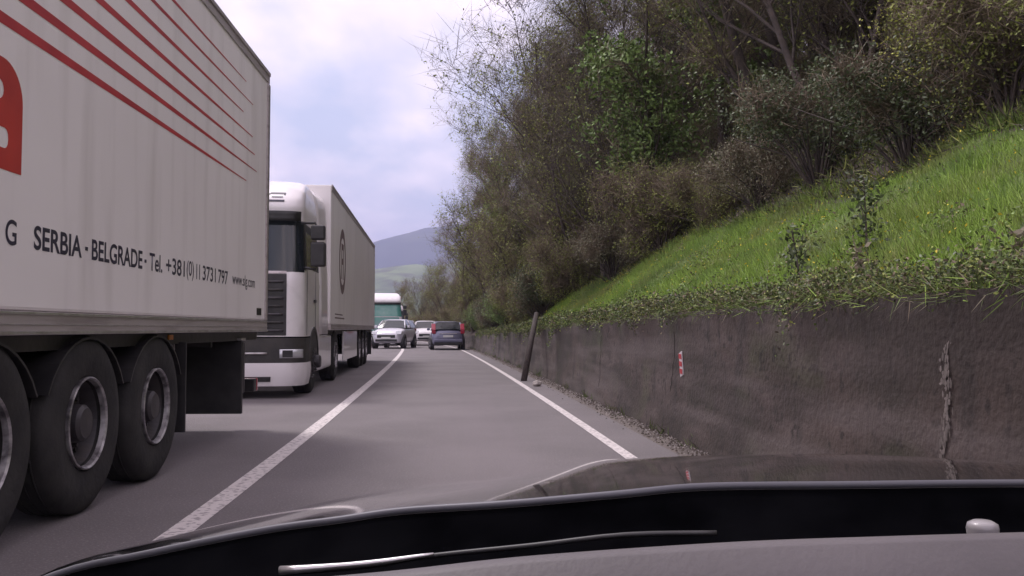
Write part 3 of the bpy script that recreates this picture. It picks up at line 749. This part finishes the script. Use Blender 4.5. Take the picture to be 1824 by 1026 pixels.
        mb.build('headlight', M['lamp_clear'], root, bevel=0.02)
        # tail lamps, tall and vertical
        mb = MB()
        if hatch: mb.prism([(1.78, 0.86), (2.04, 0.84), (2.04, 1.06), (1.72, 1.36), (1.64, 1.36), (1.74, 1.06)], 'x', s*0.64, s*0.85)
        else: mb.box(s*0.6, s*0.80, 1.9, 2.06, 0.80+up, 0.95+up)
        mb.build('tail_lamp', M['lamp_red'], root, bevel=0.015)
    mb = MB(); mb.box(-0.5, 0.5, -2.11, -2.0, 0.46+up, 0.62+up); mb.box(-0.6, 0.6, -2.10, -1.95, 0.26+up, 0.38+up); mb.build('grille', M['plastic'], root, bevel=0.02)
    mb = MB(); mb.box(-0.26, 0.26, -2.125, -2.112, 0.40+up, 0.51+up); mb.build('front_plate', M['plate'], root)
    mb = MB(); mb.box(-0.72, 0.72, 1.95, 2.10, 0.26+up*.5, 0.40+up*.5); mb.build('rear_bumper', M['plastic'], root, bevel=0.03)
    mb = MB(); mb.box(-0.74, 0.74, 1.95, 2.13, 0.42+up, 0.56+up); mb.build('bumper_step', paint, root, bevel=0.03)
    mb = MB(); mb.box(-0.26, 0.26, 2.085, 2.10, 0.66+up, 0.77+up); mb.build('rear_plate', M['plate'], root)
    mb = MB(); mb.box(-0.45, 0.45, 2.05, 2.092, 0.83+up, 0.86+up); mb.build('tailgate_strip', M['bright_metal'], root)
    return root
make_car('hatchback', (-1.12, 48.6, 0), R(6), M['purple_paint'], 'purple grey hatchback seen from behind with tall red tail lamps', 'hatch')
bpy.data.objects['hatchback'].rotation_euler.z = R(180+4)
make_car('off_road_car', (-4.1, 51.5, 0), R(-9), M['silver_paint'], 'silver off-road car coming towards the camera past the white articulated lorry', 'suv')
make_car('white_car', (-2.75, 60.5, 0), R(4), M['white_paint'], 'white car half hidden left of the purple grey hatchback', 'suv')

# ------------------------------------------------------------------ own car: bonnet, cowl, wiper, dashboard
own = empty('car', (0, 0, 0), 0, 'dark bonnet, wiper and grey dashboard of the car the view is taken from', 'car')
front = [(-0.66, 1.05, 0.70), (-0.585, 1.30, 0.763), (-0.47, 1.50, 0.772), (-0.246, 1.72, 0.789), (-0.06, 1.82, 0.799), (0.08, 1.86, 0.804), (0.17, 1.89, 0.815), (0.26, 1.90, 0.830), (0.36, 1.90, 0.836), (0.6, 1.90, 0.842), (0.9, 1.87, 0.842), (1.25, 1.75, 0.82)]
rear = [(-0.66, 1.0, 0.745), (-0.49, 1.08, 0.822), (-0.36, 1.05, 0.858), (-0.227, 1.03, 0.887), (-0.14, 1.01, 0.902), (-0.07, 1.0, 0.913), (0.041, 0.97, 0.925), (0.16, 0.95, 0.938), (0.25, 0.95, 0.945), (0.40, 0.95, 0.9455), (0.62, 0.95, 0.9455), (0.95, 0.98, 0.935)]
def spl(tab, n=60):
    """smooth resample"""
    P = [Vector(p) for p in tab]; o = []
    for i in range(n+1):
        f = i/n*(len(P)-1); k = min(int(f), len(P)-2); t = f-k
        p0, p1, p2, p3 = P[max(k-1, 0)], P[k], P[k+1], P[min(k+2, len(P)-1)]
        o.append(0.5*((2*p1)+(p2-p0)*t+(2*p0-5*p1+4*p2-p3)*t*t+(3*p1-p0-3*p2+p3)*t**3))
    return o
Fp, Rp = spl(front), spl(rear)
mb = MB()
def bon(i, j):
    v = j/14
    if j <= 14:
        p = Rp[i].lerp(Fp[i], v); b = 4*v*(1-v)
        chord = (CAMH-p.z)/max(p.y, .1)
        # gentle camber that stays below the sight line to the front edge
        return (p.x, p.y, p.z+0.006*b)
    q = Fp[i]; k = j-14
    return (q.x, q.y+[0, .006, .010, .012][k], q.z-[0, .010, .05, .30][k])
mb.grid(bon, list(range(61)), list(range(15)))
mb.build('bonnet', M['bonnet'], own, smooth=True)
mb = MB(); mb.grid(bon, list(range(61)), [14, 15, 16, 17]); mb.build('bonnet_front', M['cowl'], own)
mb = MB()       # rolled rear edge of the bonnet, its sky highlight painted in as paler grey
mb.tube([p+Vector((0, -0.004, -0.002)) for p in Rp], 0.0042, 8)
mb.build('edge_highlight', M['lip'], own, smooth=True)
dashf = [(-0.60, 0.86, 0.80), (-0.30, 0.80, 0.872), (-0.16, 0.74, 0.905), (-0.05, 0.71, 0.922), (0.05, 0.70, 0.934), (0.20, 0.695, 0.9435), (0.32, 0.695, 0.9465), (0.45, 0.70, 0.9475), (0.62, 0.71, 0.9475), (0.8, 0.74, 0.94)]
Dp = spl(dashf)
mb = MB()
def cowl(i, j):
    a = Rp[i]+Vector((0, -0.006, -0.006)); b = Dp[i]+Vector((0, 0.004, -0.004)); v = j/8
    p = a.lerp(b, v); return (p.x, p.y, p.z-0.05*math.sin(math.pi*v)**0.7)
mb.grid(cowl, list(range(61)), list(range(9)))
mb.build('cowl', M['cowl'], own, smooth=True)
mb = MB()
def dsh(i, j):
    p = Dp[i]; k = [0, .012, .034, .05, .08, .12, .2, .3][j]
    z = p.z+[0, .004, .004, -.03, -.06, -.10, -.16, -.24][j]-0.3*[0, 0, .0, .0, .01, .03, .05, .08][j]
    return (p.x*(1-0.15*k), p.y-k, z)
mb.grid(dsh, list(range(61)), list(range(8)))
mb.build('dashboard', M['dash'], own, smooth=True)
mb = MB(); wp = [(-0.172, 0.85, 0.885), (-0.09, 0.845, 0.892), (-0.03, 0.84, 0.901), (0.06, 0.82, 0.914), (0.14, 0.80, 0.927), (0.22, 0.79, 0.930)]
mb.tube(spl(wp, 20), [0.0035]*6+[0.0025]*15, 6)
wiper = mb.build('wiper', M['plastic'], own, smooth=True)
mb = MB(); mb.tube([p+Vector((0, -0.002, 0.002)) for p in spl(wp[:3], 8)], [0.0045, 0.004, 0.0035, 0.003, 0.003, .0028, .0025, 0.002, 0.0015], 6); mb.build('wiper_tip', M['bright_metal'], wiper, smooth=True)
mb = MB(); c0 = Vector((0.455, 0.78, 0.938))
mb.lathe([(-0.02, 0.012), (-0.004, 0.0135), (0.0, 0.0125), (0.0025, 0.008), (0.003, 0.0)], c0, 16, axis='z'); mb.build('washer_nozzle', M['grey_paint'], own, smooth=True)

# ------------------------------------------------------------------ small roadside things
mb = MB(); py = 17.4
def wx(y, t=WT): return t+shift(y)
mb.tube([(wx(19.0, 1.64), 19.0, -0.08), (wx(19.6, 1.86), 19.6, 0.75), (wx(20.3, 2.08), 20.3, 1.45)], [0.07, 0.065, 0.055], 8)
tag(mb.build('leaning_post', M['wood'], smooth=True), 'dark wooden post leaning back against the concrete wall', 'post')
mk = empty('marker_sign', (WT-0.095, 8.8, 0.66), 0, 'small red and white striped marker fixed to the concrete wall', 'sign')
mk.rotation_euler.x = R(-14)
mb = MB(); mb.box(-0.012, 0.0, -0.055, 0.055, -0.02, 0.22); mb.build('sign_plate', M['white_paint'], mk, bevel=0.003)
for k in range(3):
    mb = MB(); z = -0.012+k*0.075
    mb.prism([(-0.053, z), (0.053, z+0.03), (0.053, z+0.08), (-0.053, z+0.05)], 'x', -0.0155, -0.0125); mb.build('red_band', M['red'], mk)
def rock(loc, r, label, seed):
    bm = bmesh.new(); bmesh.ops.create_icosphere(bm, subdivisions=3, radius=r)
    for v in bm.verts:
        k = 1+0.35*noise.noise(v.co/r*1.2+Vector((seed, 0, 0))); v.co = Vector((v.co.x*k, v.co.y*k*1.2, v.co.z*k*0.7))
    me = bpy.data.meshes.new('stone'); bm.to_mesh(me); bm.free(); me.materials.append(M['stone'])
    o = bpy.data.objects.new('stone', me); C.objects.link(o); o.location = loc
    return tag(o, label, 'stone')
rock((wx(17.3, 1.74), 17.3, 0.05), 0.09, 'pale stone lying beside the foot of the leaning post', 1)

# ------------------------------------------------------------------ vegetation
def rand_dirs(g, n):
    v = g.normal(size=(n, 3)); return v/np.linalg.norm(v, axis=1, keepdims=True)
def leaf_quads(g, pos, size, flat=0.0):
    """quads around pos; returns (4n,3)"""
    n = len(pos); a = rand_dirs(g, n); b = rand_dirs(g, n); b -= a*(a*b).sum(1, keepdims=True); b /= np.linalg.norm(b, axis=1, keepdims=True)+1e-9
    s = (size*g.uniform(0.6, 1.3, n))[:, None]
    q = np.stack([pos-a*s*0.9, pos+b*s*0.45, pos+a*s*0.9, pos-b*s*0.45], 1)
    return q.reshape(-1, 3)
def blades(g, base, direc, ln, wd):
    n = len(base); side = np.cross(direc, rand_dirs(g, n)); side /= np.linalg.norm(side, axis=1, keepdims=True)+1e-9
    wv = (wd/2)*side if np.isscalar(wd) else side*(wd[:, None]/2)
    tip = base+direc*ln[:, None]; mid = base+direc*ln[:, None]*0.5
    q = np.stack([base-wv, base+wv, mid+wv*0.8+0, tip], 1)
    # quad: base-, base+, mid+, tip  (kite-like sliver)
    return q.reshape(-1, 3)

def make_tree(name, seed, H, spread, twig_n, leaf_n, leaf_mat, leaf_size=0.045, lean=(0, 0), stems=1, low=0.15, twigm='twig', fine=0.010, crown_wide=1.0):
    g = np.random.default_rng(seed); r = random.Random(seed)
    mb = MB(); ends = []
    def branch(p, d, ln, rad, depth):
        n = 4 if depth < 2 else 3; pts = [p]; dd = d.copy()
        for i in range(n):
            dd = (dd+Vector((r.uniform(-.22, .22), r.uniform(-.22, .22), r.uniform(-.08, .20)))).normalized()
            pts.append(pts[-1]+dd*ln/n)
        rads = [rad*(1-0.75*i/n) for i in range(n+1)]
        mb.tube(pts, rads, 6 if depth == 0 else (4 if depth == 1 else 3), cap=False)
        if depth >= 1:
            for i in range(1, n+1): ends.append((pts[i], dd.copy(), depth))
        if depth < 3:
            k = [9, 6, 4][depth]
            for j in range(k):
                f = r.uniform(low if depth == 0 else 0.2, 1.0); q = min(int(f*n), n-1); pp = pts[q].lerp(pts[q+1], f*n-q)
                ang = r.uniform(0, 2*math.pi); el_ = r.uniform(0.15, 0.95)
                nd = Vector((math.cos(ang)*math.cos(el_)*crown_wide, math.sin(ang)*math.cos(el_)*crown_wide, math.sin(el_))).normalized()
                nd = (nd*0.75+dd*0.35).normalized()
                branch(pp, nd, ln*[spread, 0.6, 0.6][depth]*r.uniform(0.6, 1.1), max(rads[q]*0.5, 0.008), depth+1)
    for s in range(stems):
        a = 2*math.pi*s/stems+r.random(); tilt = 0.0 if stems == 1 else 0.35
        d = Vector((lean[0]+math.cos(a)*tilt, lean[1]+math.sin(a)*tilt, 1)).normalized()
        branch(Vector((0.12*math.cos(a)*(stems > 1), 0.12*math.sin(a)*(stems > 1), -0.3)), d, H*r.uniform(0.8, 1.0)*(1 if s == 0 else .85), 0.017*H*(1 if stems == 1 else 0.6), 0)
    root = empty(name)
    mb.build('trunk', M['bark'], root, smooth=True, normals=False)
    E = np.array([tuple(e[0]) for e in ends]); D = np.array([tuple(e[1]) for e in ends]); dep = np.array([e[2] for e in ends], float)
    w_ = dep/dep.sum()
    idx = g.choice(len(E), twig_n, p=w_)
    base = E[idx]+g.normal(size=(twig_n, 3))*0.10
    dr = D[idx]*0.5+rand_dirs(g, twig_n)*0.75+np.array([0, 0, 0.15]); dr /= np.linalg.norm(dr, axis=1, keepdims=True)
    ln = g.uniform(0.25, 0.95, twig_n)*(H/9)**0.4
    tw = blades(g, base, dr, ln, fine)
    lp = base[:, :]+dr*(ln*g.uniform(0.2, 1.0, twig_n))[:, None]
    li = g.choice(twig_n, leaf_n)
    # leaves gather on some boughs and leave others bare
    keep = np.array([noise.noise(Vector(lp[i]*0.7)+Vector((seed, 0, 0))) > -0.12 for i in li])
    li = li[keep]
    lq = leaf_quads(g, lp[li]+g.normal(size=(len(li), 3))*0.06, np.full(len(li), leaf_size))
    allv = np.concatenate([tw, lq]); mi = np.concatenate([np.zeros(twig_n), np.ones(len(li))])
    np_mesh('crown', allv, 4, [M[twigm], M[leaf_mat]], mi, root)
    return root

def make_bush(name, seed, rx, rz_, leaf_n, leaf_mat, twigs=1500, leaf_size=0.05, twigm='twig', lobes=9):
    g = np.random.default_rng(seed); root = empty(name)
    cs = []; 
    for i in range(lobes):
        a = g.uniform(0, 2*math.pi); q = g.uniform(0.1, 0.75)*rx
        cs.append((q*math.cos(a), q*math.sin(a), rz_*g.uniform(0.25, 0.8), g.uniform(0.28, 0.5)*min(rx, rz_)))
    cs = np.array(cs); mb = MB()
    for c in cs:
        for k in range(3):
            e = c[:3]+g.normal(size=3)*c[3]*0.6
            mb.tube([(0, 0, -0.2), tuple(np.array([e[0]*.35, e[1]*.35, e[2]*.5])+g.normal(size=3)*.08), tuple(e)], [0.03, 0.02, 0.006], 4, cap=False)
    mb.build('stems', M['bark'], root, smooth=True, normals=False)
    idx = g.integers(0, lobes, leaf_n); d = rand_dirs(g, leaf_n); rr = g.uniform(0, 1, leaf_n)**0.45*1.15
    pos = cs[idx, :3]+d*(rr*cs[idx, 3])[:, None]
    keep = np.array([noise.noise(Vector(p*2.2)+Vector((seed, 3, 1))) > -0.22 for p in pos]) & (pos[:, 2] > 0)
    pos = pos[keep]
    lq = leaf_quads(g, pos, np.full(len(pos), leaf_size))
    idx = g.integers(0, lobes, twigs); d2 = rand_dirs(g, twigs)+np.array([0, 0, .35]); d2 /= np.linalg.norm(d2, axis=1, keepdims=True)
    base = cs[idx, :3]+rand_dirs(g, twigs)*(g.uniform(0, .8, twigs)*cs[idx, 3])[:, None]
    tw = blades(g, base, d2, g.uniform(0.25, 0.8, twigs)*rz_*0.35, 0.010)
    np_mesh('foliage', np.concatenate([tw, lq]), 4, [M[twigm], M[leaf_mat]], np.concatenate([np.zeros(twigs), np.ones(len(pos))]), root)
    return root

protos = {
    'bare_a': make_tree('bare_tree', 11, 9.5, 0.42, 9000, 9000, 'leaf_olive'),
    'bare_b': make_tree('bare_tree', 12, 8.5, 0.50, 9000, 5500, 'leaf_olive', stems=2, twigm='twig_dark'),
    'bare_c': make_tree('bare_tree', 13, 9.0, 0.45, 9500, 12000, 'leaf_green', stems=3),
    'bare_d': make_tree('bare_tree', 14, 7.0, 0.55, 8000, 13000, 'leaf_yellow', stems=2, leaf_size=0.055),
    'ivy': make_tree('ivy_clad_tree', 15, 7.5, 0.34, 5000, 34000, 'leaf_green', stems=2, leaf_size=0.065, low=0.05),
    'olive': make_tree('budding_tree', 16, 8.0, 0.40, 9000, 14000, 'leaf_olive', stems=3, leaf_size=0.055, low=0.05),
    'bramble': make_bush('bramble_bush', 21, 1.7, 1.9, 11000, 'leaf_grey', 6000, 0.032, twigm='twig'),
    'brown': make_bush('brown_bush', 22, 1.8, 2.2, 11000, 'leaf_olive', 12000, 0.03, twigm='twig'),
    'green': make_bush('green_bush', 23, 1.6, 2.0, 22000, 'leaf_green', 3500, 0.038),
    'dark': make_bush('dark_bush', 24, 1.7, 2.0, 14000, 'leaf_dark', 5000, 0.036),
}
NAMES = {'bare_a': ('bare_tree', 'tree'), 'bare_b': ('bare_tree', 'tree'), 'bare_c': ('bare_tree', 'tree'), 'bare_d': ('budding_tree', 'tree'), 'ivy': ('ivy_clad_tree', 'tree'), 'olive': ('budding_tree', 'tree'),
         'bramble': ('bramble_bush', 'bush'), 'brown': ('brown_bush', 'bush'), 'green': ('green_bush', 'bush'), 'dark': ('dark_bush', 'bush')}
used = set()
def plant(kind, t, y, s, label, group=None, rz=None, sz=None, tilt=(0, 0)):
    o = protos[kind] if kind not in used else copy_tree(protos[kind]); used.add(kind)
    z = hill(t, y) if t > WT+.3 else -0.1
    o.location = (t+shift(y), y, z-0.05)
    o.rotation_euler = (tilt[0], tilt[1], rnd.uniform(0, 6.28) if rz is None else rz)
    o.scale = (s, s, s*(sz or rnd.uniform(0.9, 1.1)))
    o['label'] = label; o['category'] = NAMES[kind][1]
    if group: o['group'] = group
    return o

# trees and bushes one can tell apart
plant('bare_b', 5.0, 30, 1.25, 'tall bare tree whose long dark branches reach out over the road against the sky', tilt=(0, R(-7)), rz=0.4)
plant('bare_a', 4.6, 36, 1.15, 'bare brown tree just behind the one that reaches over the road')
plant('olive', 3.4, 46, 0.95, 'olive green budding tree at the left end of the wood above the wall')
plant('olive', 3.0, 55, 0.85, 'smaller olive budding tree overhanging the right edge line by the hatchback')
plant('ivy', 5.5, 22, 1.1, 'green ivy covered tree in the middle of the brown wood')
plant('ivy', 4.3, 41, 0.62, 'low ivy covered tree near the left end of the wood')
plant('bare_d', 6.5, 10.9, 0.60, 'tree with yellow green spring leaves at the right edge above the grass')
plant('bare_d', 5.9, 9.9, 0.36, 'small yellow leaved tree low at the far right of the grass bank')
plant('green', 3.6, 29, 0.75, 'bright green bush where the grass bank narrows to the wall')
plant('bramble', 5.4, 21.5, 1.0, 'grey bramble thicket on the upper edge of the grass, below the ivy covered tree')
plant('dark', 3.3, 33, 0.9, 'dark bush hanging over the wall beyond the leaning post')
plant('dark', 3.0, 26.5, 0.7, 'low dark bush at the left tip of the grass bank')
plant('brown', 2.9, 30.5, 0.75, 'brown bush hanging over the wall top just past the green bush')
plant('olive', 3.3, 33.5, 0.6, 'small olive budding tree leaning over the wall past the leaning post')
plant('olive', 3.2, 41, 0.7, 'round olive budding tree over the far half of the wall')
plant('green', 3.0, 38, 0.8, 'green bush spilling over the low far end of the wall')
plant('dark', 2.9, 43, 0.8, 'dark bush on the far end of the wall near the cars')
plant('green', 2.8, 49, 0.8, 'green bush growing at the end of the wall next to the edge line')
plant('green', 3.4, 60, 1.1, 'green bush at the road edge beside the purple grey hatchback')
# the rest of the wood
G1 = 'bare trees in the wood on the hillside'
L1 = 'bare brown tree in the dense wood on the hillside above the grass'
gk = ['bare_a', 'bare_b', 'bare_c', 'olive', 'bare_c', 'olive', 'bare_a']
pr = random.Random(5); cnt = 0
for row, t0 in enumerate((6.2, 8.2, 10.6, 13.2, 16.5, 20.5)):
    y = 9+row*0.8
    while y < 66:
        if not (row == 0 and y < 13) and (t0-0.5)/y < 0.85:
            k = pr.choice(gk if y > 20 or row > 0 else ['bare_a', 'bare_c', 'bare_b'])
            t = t0+pr.uniform(-0.8, 0.8)-(1.6 if row == 0 and y > 22 else 0)
            plant(k, t, y, pr.uniform(0.7, 1.05)*(1 if y < 50 else 0.75), {'bare_a': 'tall single stemmed tree with few leaves in the dense hillside wood', 'bare_b': 'dark twin stemmed tree with few leaves in the dense hillside wood', 'bare_c': 'many stemmed tree with scattered green leaves in the dense hillside wood'}[k] if k != 'olive' else 'olive green budding tree in the dense wood on the hillside', G1 if k != 'olive' else 'budding trees in the wood on the hillside')
            cnt += 1
        y += pr.uniform(2.2, 3.6)*(1+row*0.12)
G2 = 'brown undergrowth bushes in the wood'
L2_ = 'brown sparse leaved bush in the undergrowth at the foot of the hillside wood'
edge_n = 0
for row, dt in enumerate((0.15, 1.7, 3.6, 6.0)):
    y = 7+row
    while y < 68:
        k = pr.choice(['brown', 'bramble', 'brown', 'dark', 'brown', 'bramble'] if y > 14 else ['brown', 'brown', 'brown', 'dark'])
        t = (bank_top(y) if y < 27 else 2.9)+dt+pr.uniform(-.1, .4)
        if t/y > 0.85:
            y += 1.5; continue
        if row == 0:
            if t/y < 0.62: edge_n += 1
            EN = ['first', 'second', 'third', 'fourth', 'fifth', 'sixth', 'seventh', 'eighth', 'ninth', 'tenth', 'eleventh', 'twelfth', 'thirteenth', 'fourteenth', 'fifteenth', 'sixteenth', 'seventeenth', 'eighteenth', 'nineteenth', 'twentieth']
            if 0 < edge_n <= len(EN):
                plant(k, t, y, pr.uniform(0.6, 1.0), {'brown': 'brown sparse leaved bush', 'bramble': 'grey twiggy bramble bush', 'dark': 'dark green bush', 'green': 'fresh green leafy bush'}[k]+', %s from the right along the edge of the grass' % EN[edge_n-1], 'bushes along the upper edge of the grass')
                y += pr.uniform(1.6, 2.8); continue
        plant(k, t, y, pr.uniform(0.6, 1.0), {'brown': L2_, 'bramble': 'grey twiggy bramble bush in the undergrowth of the hillside wood', 'dark': 'dark green bush in the undergrowth of the hillside wood', 'green': 'fresh green leafy bush in the undergrowth of the hillside wood'}[k],
              {'brown': G2, 'bramble': 'bramble bushes in the wood', 'dark': 'dark bushes in the wood', 'green': 'green bushes in the wood'}[k])
        y += pr.uniform(1.6, 2.8)*(1+row*.15)
# low trees round the far bend
for (t, y, s, k) in ((3.4, 70, .72, 'olive'), (4.0, 78, .62, 'bare_c'), (3.6, 86, .55, 'bare_b'), (4.2, 95, .52, 'olive'), (4.0, 104, .5, 'bare_a'), (7, 74, .7, 'bare_a'), (7, 84, .6, 'olive'), (7.5, 96, .5, 'bare_b'), (11, 90, .55, 'bare_c'), (12, 76, .7, 'bare_b'), (5, 114, .5, 'bare_c'), (5.5, 124, .5, 'olive'), (9, 110, .5, 'bare_b')):
    plant(k, t, y, s, 'low tree on the far bend behind the waiting cars', 'low trees on the far bend')
for (t, y, s) in ((3.2, 73, .8), (3.3, 81, .8), (3.4, 90, .9), (3.6, 99, .9), (3.8, 108, 1), (4, 118, 1), (6, 79, 1), (6.5, 88, 1), (6.5, 99, 1)):
    plant('brown', t, y, s, 'brown bush on the far bend behind the waiting cars', 'brown bushes on the far bend')

# ------------------------------------------------------------------ grass, weeds, flowers
g = np.random.default_rng(99)
def on_bank(n, ypow=1.0, t_lo=None, t_hi=None, y0=2.5, y1=27.4):
    y = y0+(y1-y0)*g.uniform(0, 1, n)**ypow
    t = np.empty(n)
    for i in range(n):
        a = WT+0.22 if t_lo is None else t_lo; b = bank_top(y[i])+0.25 if t_hi is None else t_hi
        t[i] = a+(b-a)*g.uniform()
    z = np.array([hill(a, b) for a, b in zip(t, y)]); x = t+np.array([shift(b) for b in y])
    return np.stack([x, y, z], 1), t
n = 110000
P, T = on_bank(n, 1.25)
d = g.normal(size=(n, 3))*0.38+np.array([-0.15, 0, 1.0]); d /= np.linalg.norm(d, axis=1, keepdims=True)
patch = np.array([0.6+0.9*max(0, noise.noise(Vector((p[0]*1.1, p[1]*0.7, 5)))+0.3) for p in P])
tag(np_mesh('grass', blades(g, P-np.array([0, 0, .02]), d, g.uniform(0.08, 0.22, n)*patch, 0.008), 4, M['grass']), kind='stuff')
# broad leaved weeds in clumps over the bank
n = 90000; P, T = on_bank(n, 1.1)
k = np.array([noise.noise(Vector((p[0]*1.9, p[1]*1.3, 17)))+0.5*noise.noise(Vector((p[0]*5, p[1]*4, 1)))-0.35*((q-WT)/3) for p, q in zip(P, T)])
P = P[k > 0.08]; k = k[k > 0.08]; n = len(P); P[:, 2] += g.uniform(0.02, 0.30, n)*np.clip(k*2.2, 0.3, 1)
tag(np_mesh('bank_weeds', leaf_quads(g, P, np.full(n, 0.020)), 4, [M['weed'], M['leaf_green'], M['leaf_olive'], M['twig']], g.choice(4, n, p=[.35, .25, .25, .15])), kind='stuff')
# dead leaves, fallen twigs and low shoots on the wood floor
n = 60000; y = 7+(34-7)*g.uniform(0, 1, n)**1.1; t = np.array([bank_top(b) if b < 27 else 2.6 for b in y])+0.05+g.uniform(0, 1, n)**1.4*7
P = np.stack([t+np.array([shift(b) for b in y]), y, np.array([hill(a, b) for a, b in zip(t, y)])+0.01], 1)
d = g.normal(size=(n, 3))*0.7+np.array([-.2, 0, .35]); d /= np.linalg.norm(d, axis=1, keepdims=True)
tag(np_mesh('undergrowth', blades(g, P, d, g.uniform(0.06, 0.26, n), 0.02), 4, [M['twig_dark'], M['dry'], M['leaf_olive'], M['weed']], g.choice(4, n, p=[.3, .02, .33, .35])), kind='stuff')
# weeds spilling over the top of the wall
n = 110000; y = 2.3+(46-2.3)*g.uniform(0, 1, n)**1.15
clump = np.array([noise.noise(Vector((0, b*0.8, 9)))*0.9+0.5+0.5*noise.noise(Vector((2, b*3, 9))) for b in y])
dr = g.uniform(0, 1, n)
over = np.clip(clump, 0.08, 1.25)
x = np.array([WT+shift(b) for b in y])+0.45-0.56*dr*(0.6+0.5*over)
z = np.array([wall_h(b) for b in y])+0.17*over-np.clip(0.02-(x-np.array([WT+shift(b) for b in y])), 0, 1)*3.6*over*g.uniform(0.2, 1, n)+g.normal(size=n)*0.055
P = np.stack([x, y, z], 1)
lq = leaf_quads(g, P, 0.014+0.012*np.clip((y-4)/14, 0, 1))
tag(np_mesh('wall_top_weeds', lq, 4, [M['weed'], M['leaf_olive'], M['leaf_dark'], M['twig']], g.choice(4, n, p=[.5, .15, .2, .15])), kind='stuff')
n = 13000; y = 2.3+(28-2.3)*g.uniform(0, 1, n)**1.2
x = np.array([WT+shift(b) for b in y])+g.uniform(-0.03, 0.35, n); z = np.array([wall_h(b) for b in y])+g.uniform(-.05, 0.06, n)
d = g.normal(size=(n, 3))*0.6+np.array([-0.55, 0, 0.05]); d /= np.linalg.norm(d, axis=1, keepdims=True)
tag(np_mesh('dry_grass', blades(g, np.stack([x, y, z], 1), d, g.uniform(0.05, 0.17, n), 0.005), 4, [M['dry'], M['grass'], M['weed'], M['twig']], g.choice(4, n, p=[.05, .3, .45, .2])), kind='stuff')
n = 1300; P, T = on_bank(n, 1.0, y0=4)
P[:, 2] += g.uniform(0.12, 0.26, n)
tag(np_mesh('wildflowers', leaf_quads(g, P, np.full(n, 0.014)), 4, M['flower']), kind='stuff')
# litter weeds at the wall foot
n = 2500; y = 4+(60-4)*g.uniform(0, 1, n)**1.2; 
cl = np.array([noise.noise(Vector((5, b*0.9, 2))) for b in y]); kp = cl > 0.12; y = y[kp]; n = len(y)
P = np.stack([np.array([WT+shift(b) for b in y])-g.uniform(0.0, 0.12, n), y, g.uniform(0.0, 0.05, n)], 1)
d = g.normal(size=(n, 3))*0.5+np.array([-.1, 0, 1.0]); d /= np.linalg.norm(d, axis=1, keepdims=True)
tag(np_mesh('wall_foot_weeds', blades(g, P, d, g.uniform(0.05, 0.16, n), 0.010), 4, M['weed']), kind='stuff')

n = 9000; y = 4+(60-4)*g.uniform(0, 1, n)**1.5
tt_ = WT-0.03-np.abs(g.normal(size=n))*0.11
P = np.stack([tt_+np.array([shift(b) for b in y]), y, 0.012+(tt_-1.95).clip(0)*0.05], 1)
sz = g.uniform(0.004, 0.016, n)
o_ = np.array([[1, 0, 0], [0, 1, 0], [-1, 0, 0], [0, -1, 0], [0, 0, 1]]); qs = []
for a, b in ((0, 1), (1, 2), (2, 3), (3, 0)):
    qs.append(np.stack([P+o_[a]*sz[:, None], P+o_[b]*sz[:, None], P+(o_[4]*0.9+o_[b]*.3)*sz[:, None], P+(o_[4]*.9+o_[a]*.3)*sz[:, None]], 1))
q_ = np.stack(qs, 1).reshape(-1, 3)
tag(np_mesh('gravel', q_, 4, [M['stone'], M['soil'], M['lime']], np.repeat(g.choice(3, n, p=[.25, .45, .3]), 4)), kind='stuff')
def tall_weed(t, y, h, label, m, leafm, seed, n=60):
    gg = np.random.default_rng(seed); root = empty('tall_weed', (t+shift(y), y, hill(t, y)-0.02), 0, label, 'plant')
    mb = MB(); lean = gg.uniform(-.2, .2)
    mb.tube([(0, 0, 0), (lean*0.4*h, 0.02, h*0.5), (lean*h, 0.05, h)], [0.012, 0.009, 0.004], 5)
    for k in range(6):
        f = gg.uniform(0.3, 0.95); b = np.array([lean*f*h, 0.03, f*h]); e = b+np.array([gg.uniform(-.25, .25), gg.uniform(-.15, .15), gg.uniform(.05, .25)])*h
        mb.tube([tuple(b), tuple(e)], [0.006, 0.003], 4)
    mb.build('stem', M[m], root)
    f = gg.uniform(0.1, 1.0, n); P = np.stack([lean*f*h, 0.03+0*f, f*h], 1)+gg.normal(size=(n, 3))*0.10*h
    np_mesh('leaves', leaf_quads(gg, P, np.full(n, 0.032)), 4, M[leafm], None, root)
    return root
tall_weed(3.55, 7.6, 0.75, 'dark green tall weed standing in the middle of the grass bank', 'bark', 'leaf_dark', 1, 260)
tall_weed(3.0, 7.7, 0.55, 'shorter dark weed left of the tallest weed on the bank', 'bark', 'leaf_dark', 2, 160)
tall_weed(2.6, 5.6, 0.38, 'pale dry weed at the wall top below the tallest dark weed', 'dry', 'dry', 3, 50)
tall_weed(2.6, 4.1, 0.30, 'pale dry weed on the wall top at the far right', 'dry', 'dry', 4, 60)

# ------------------------------------------------------------------ haze
mb = MB(); mb.box(-6800, 6800, -300, 6500, -1.4, 600)
hz = mb.build('haze', M['stone']); hz.data.materials.clear()
hm = bpy.data.materials.new('haze_air'); hm.use_nodes = True; hn = hm.node_tree.nodes; hn.clear()
ho = hn.new('ShaderNodeOutputMaterial'); pv = hn.new('ShaderNodeVolumePrincipled')
pv.inputs['Color'].default_value = (0.60, 0.64, 1.0, 1); pv.inputs['Density'].default_value = 0.00026
hm.node_tree.links.new(pv.outputs[0], ho.inputs['Volume']); hz.data.materials.append(hm)
tag(hz, kind='stuff')
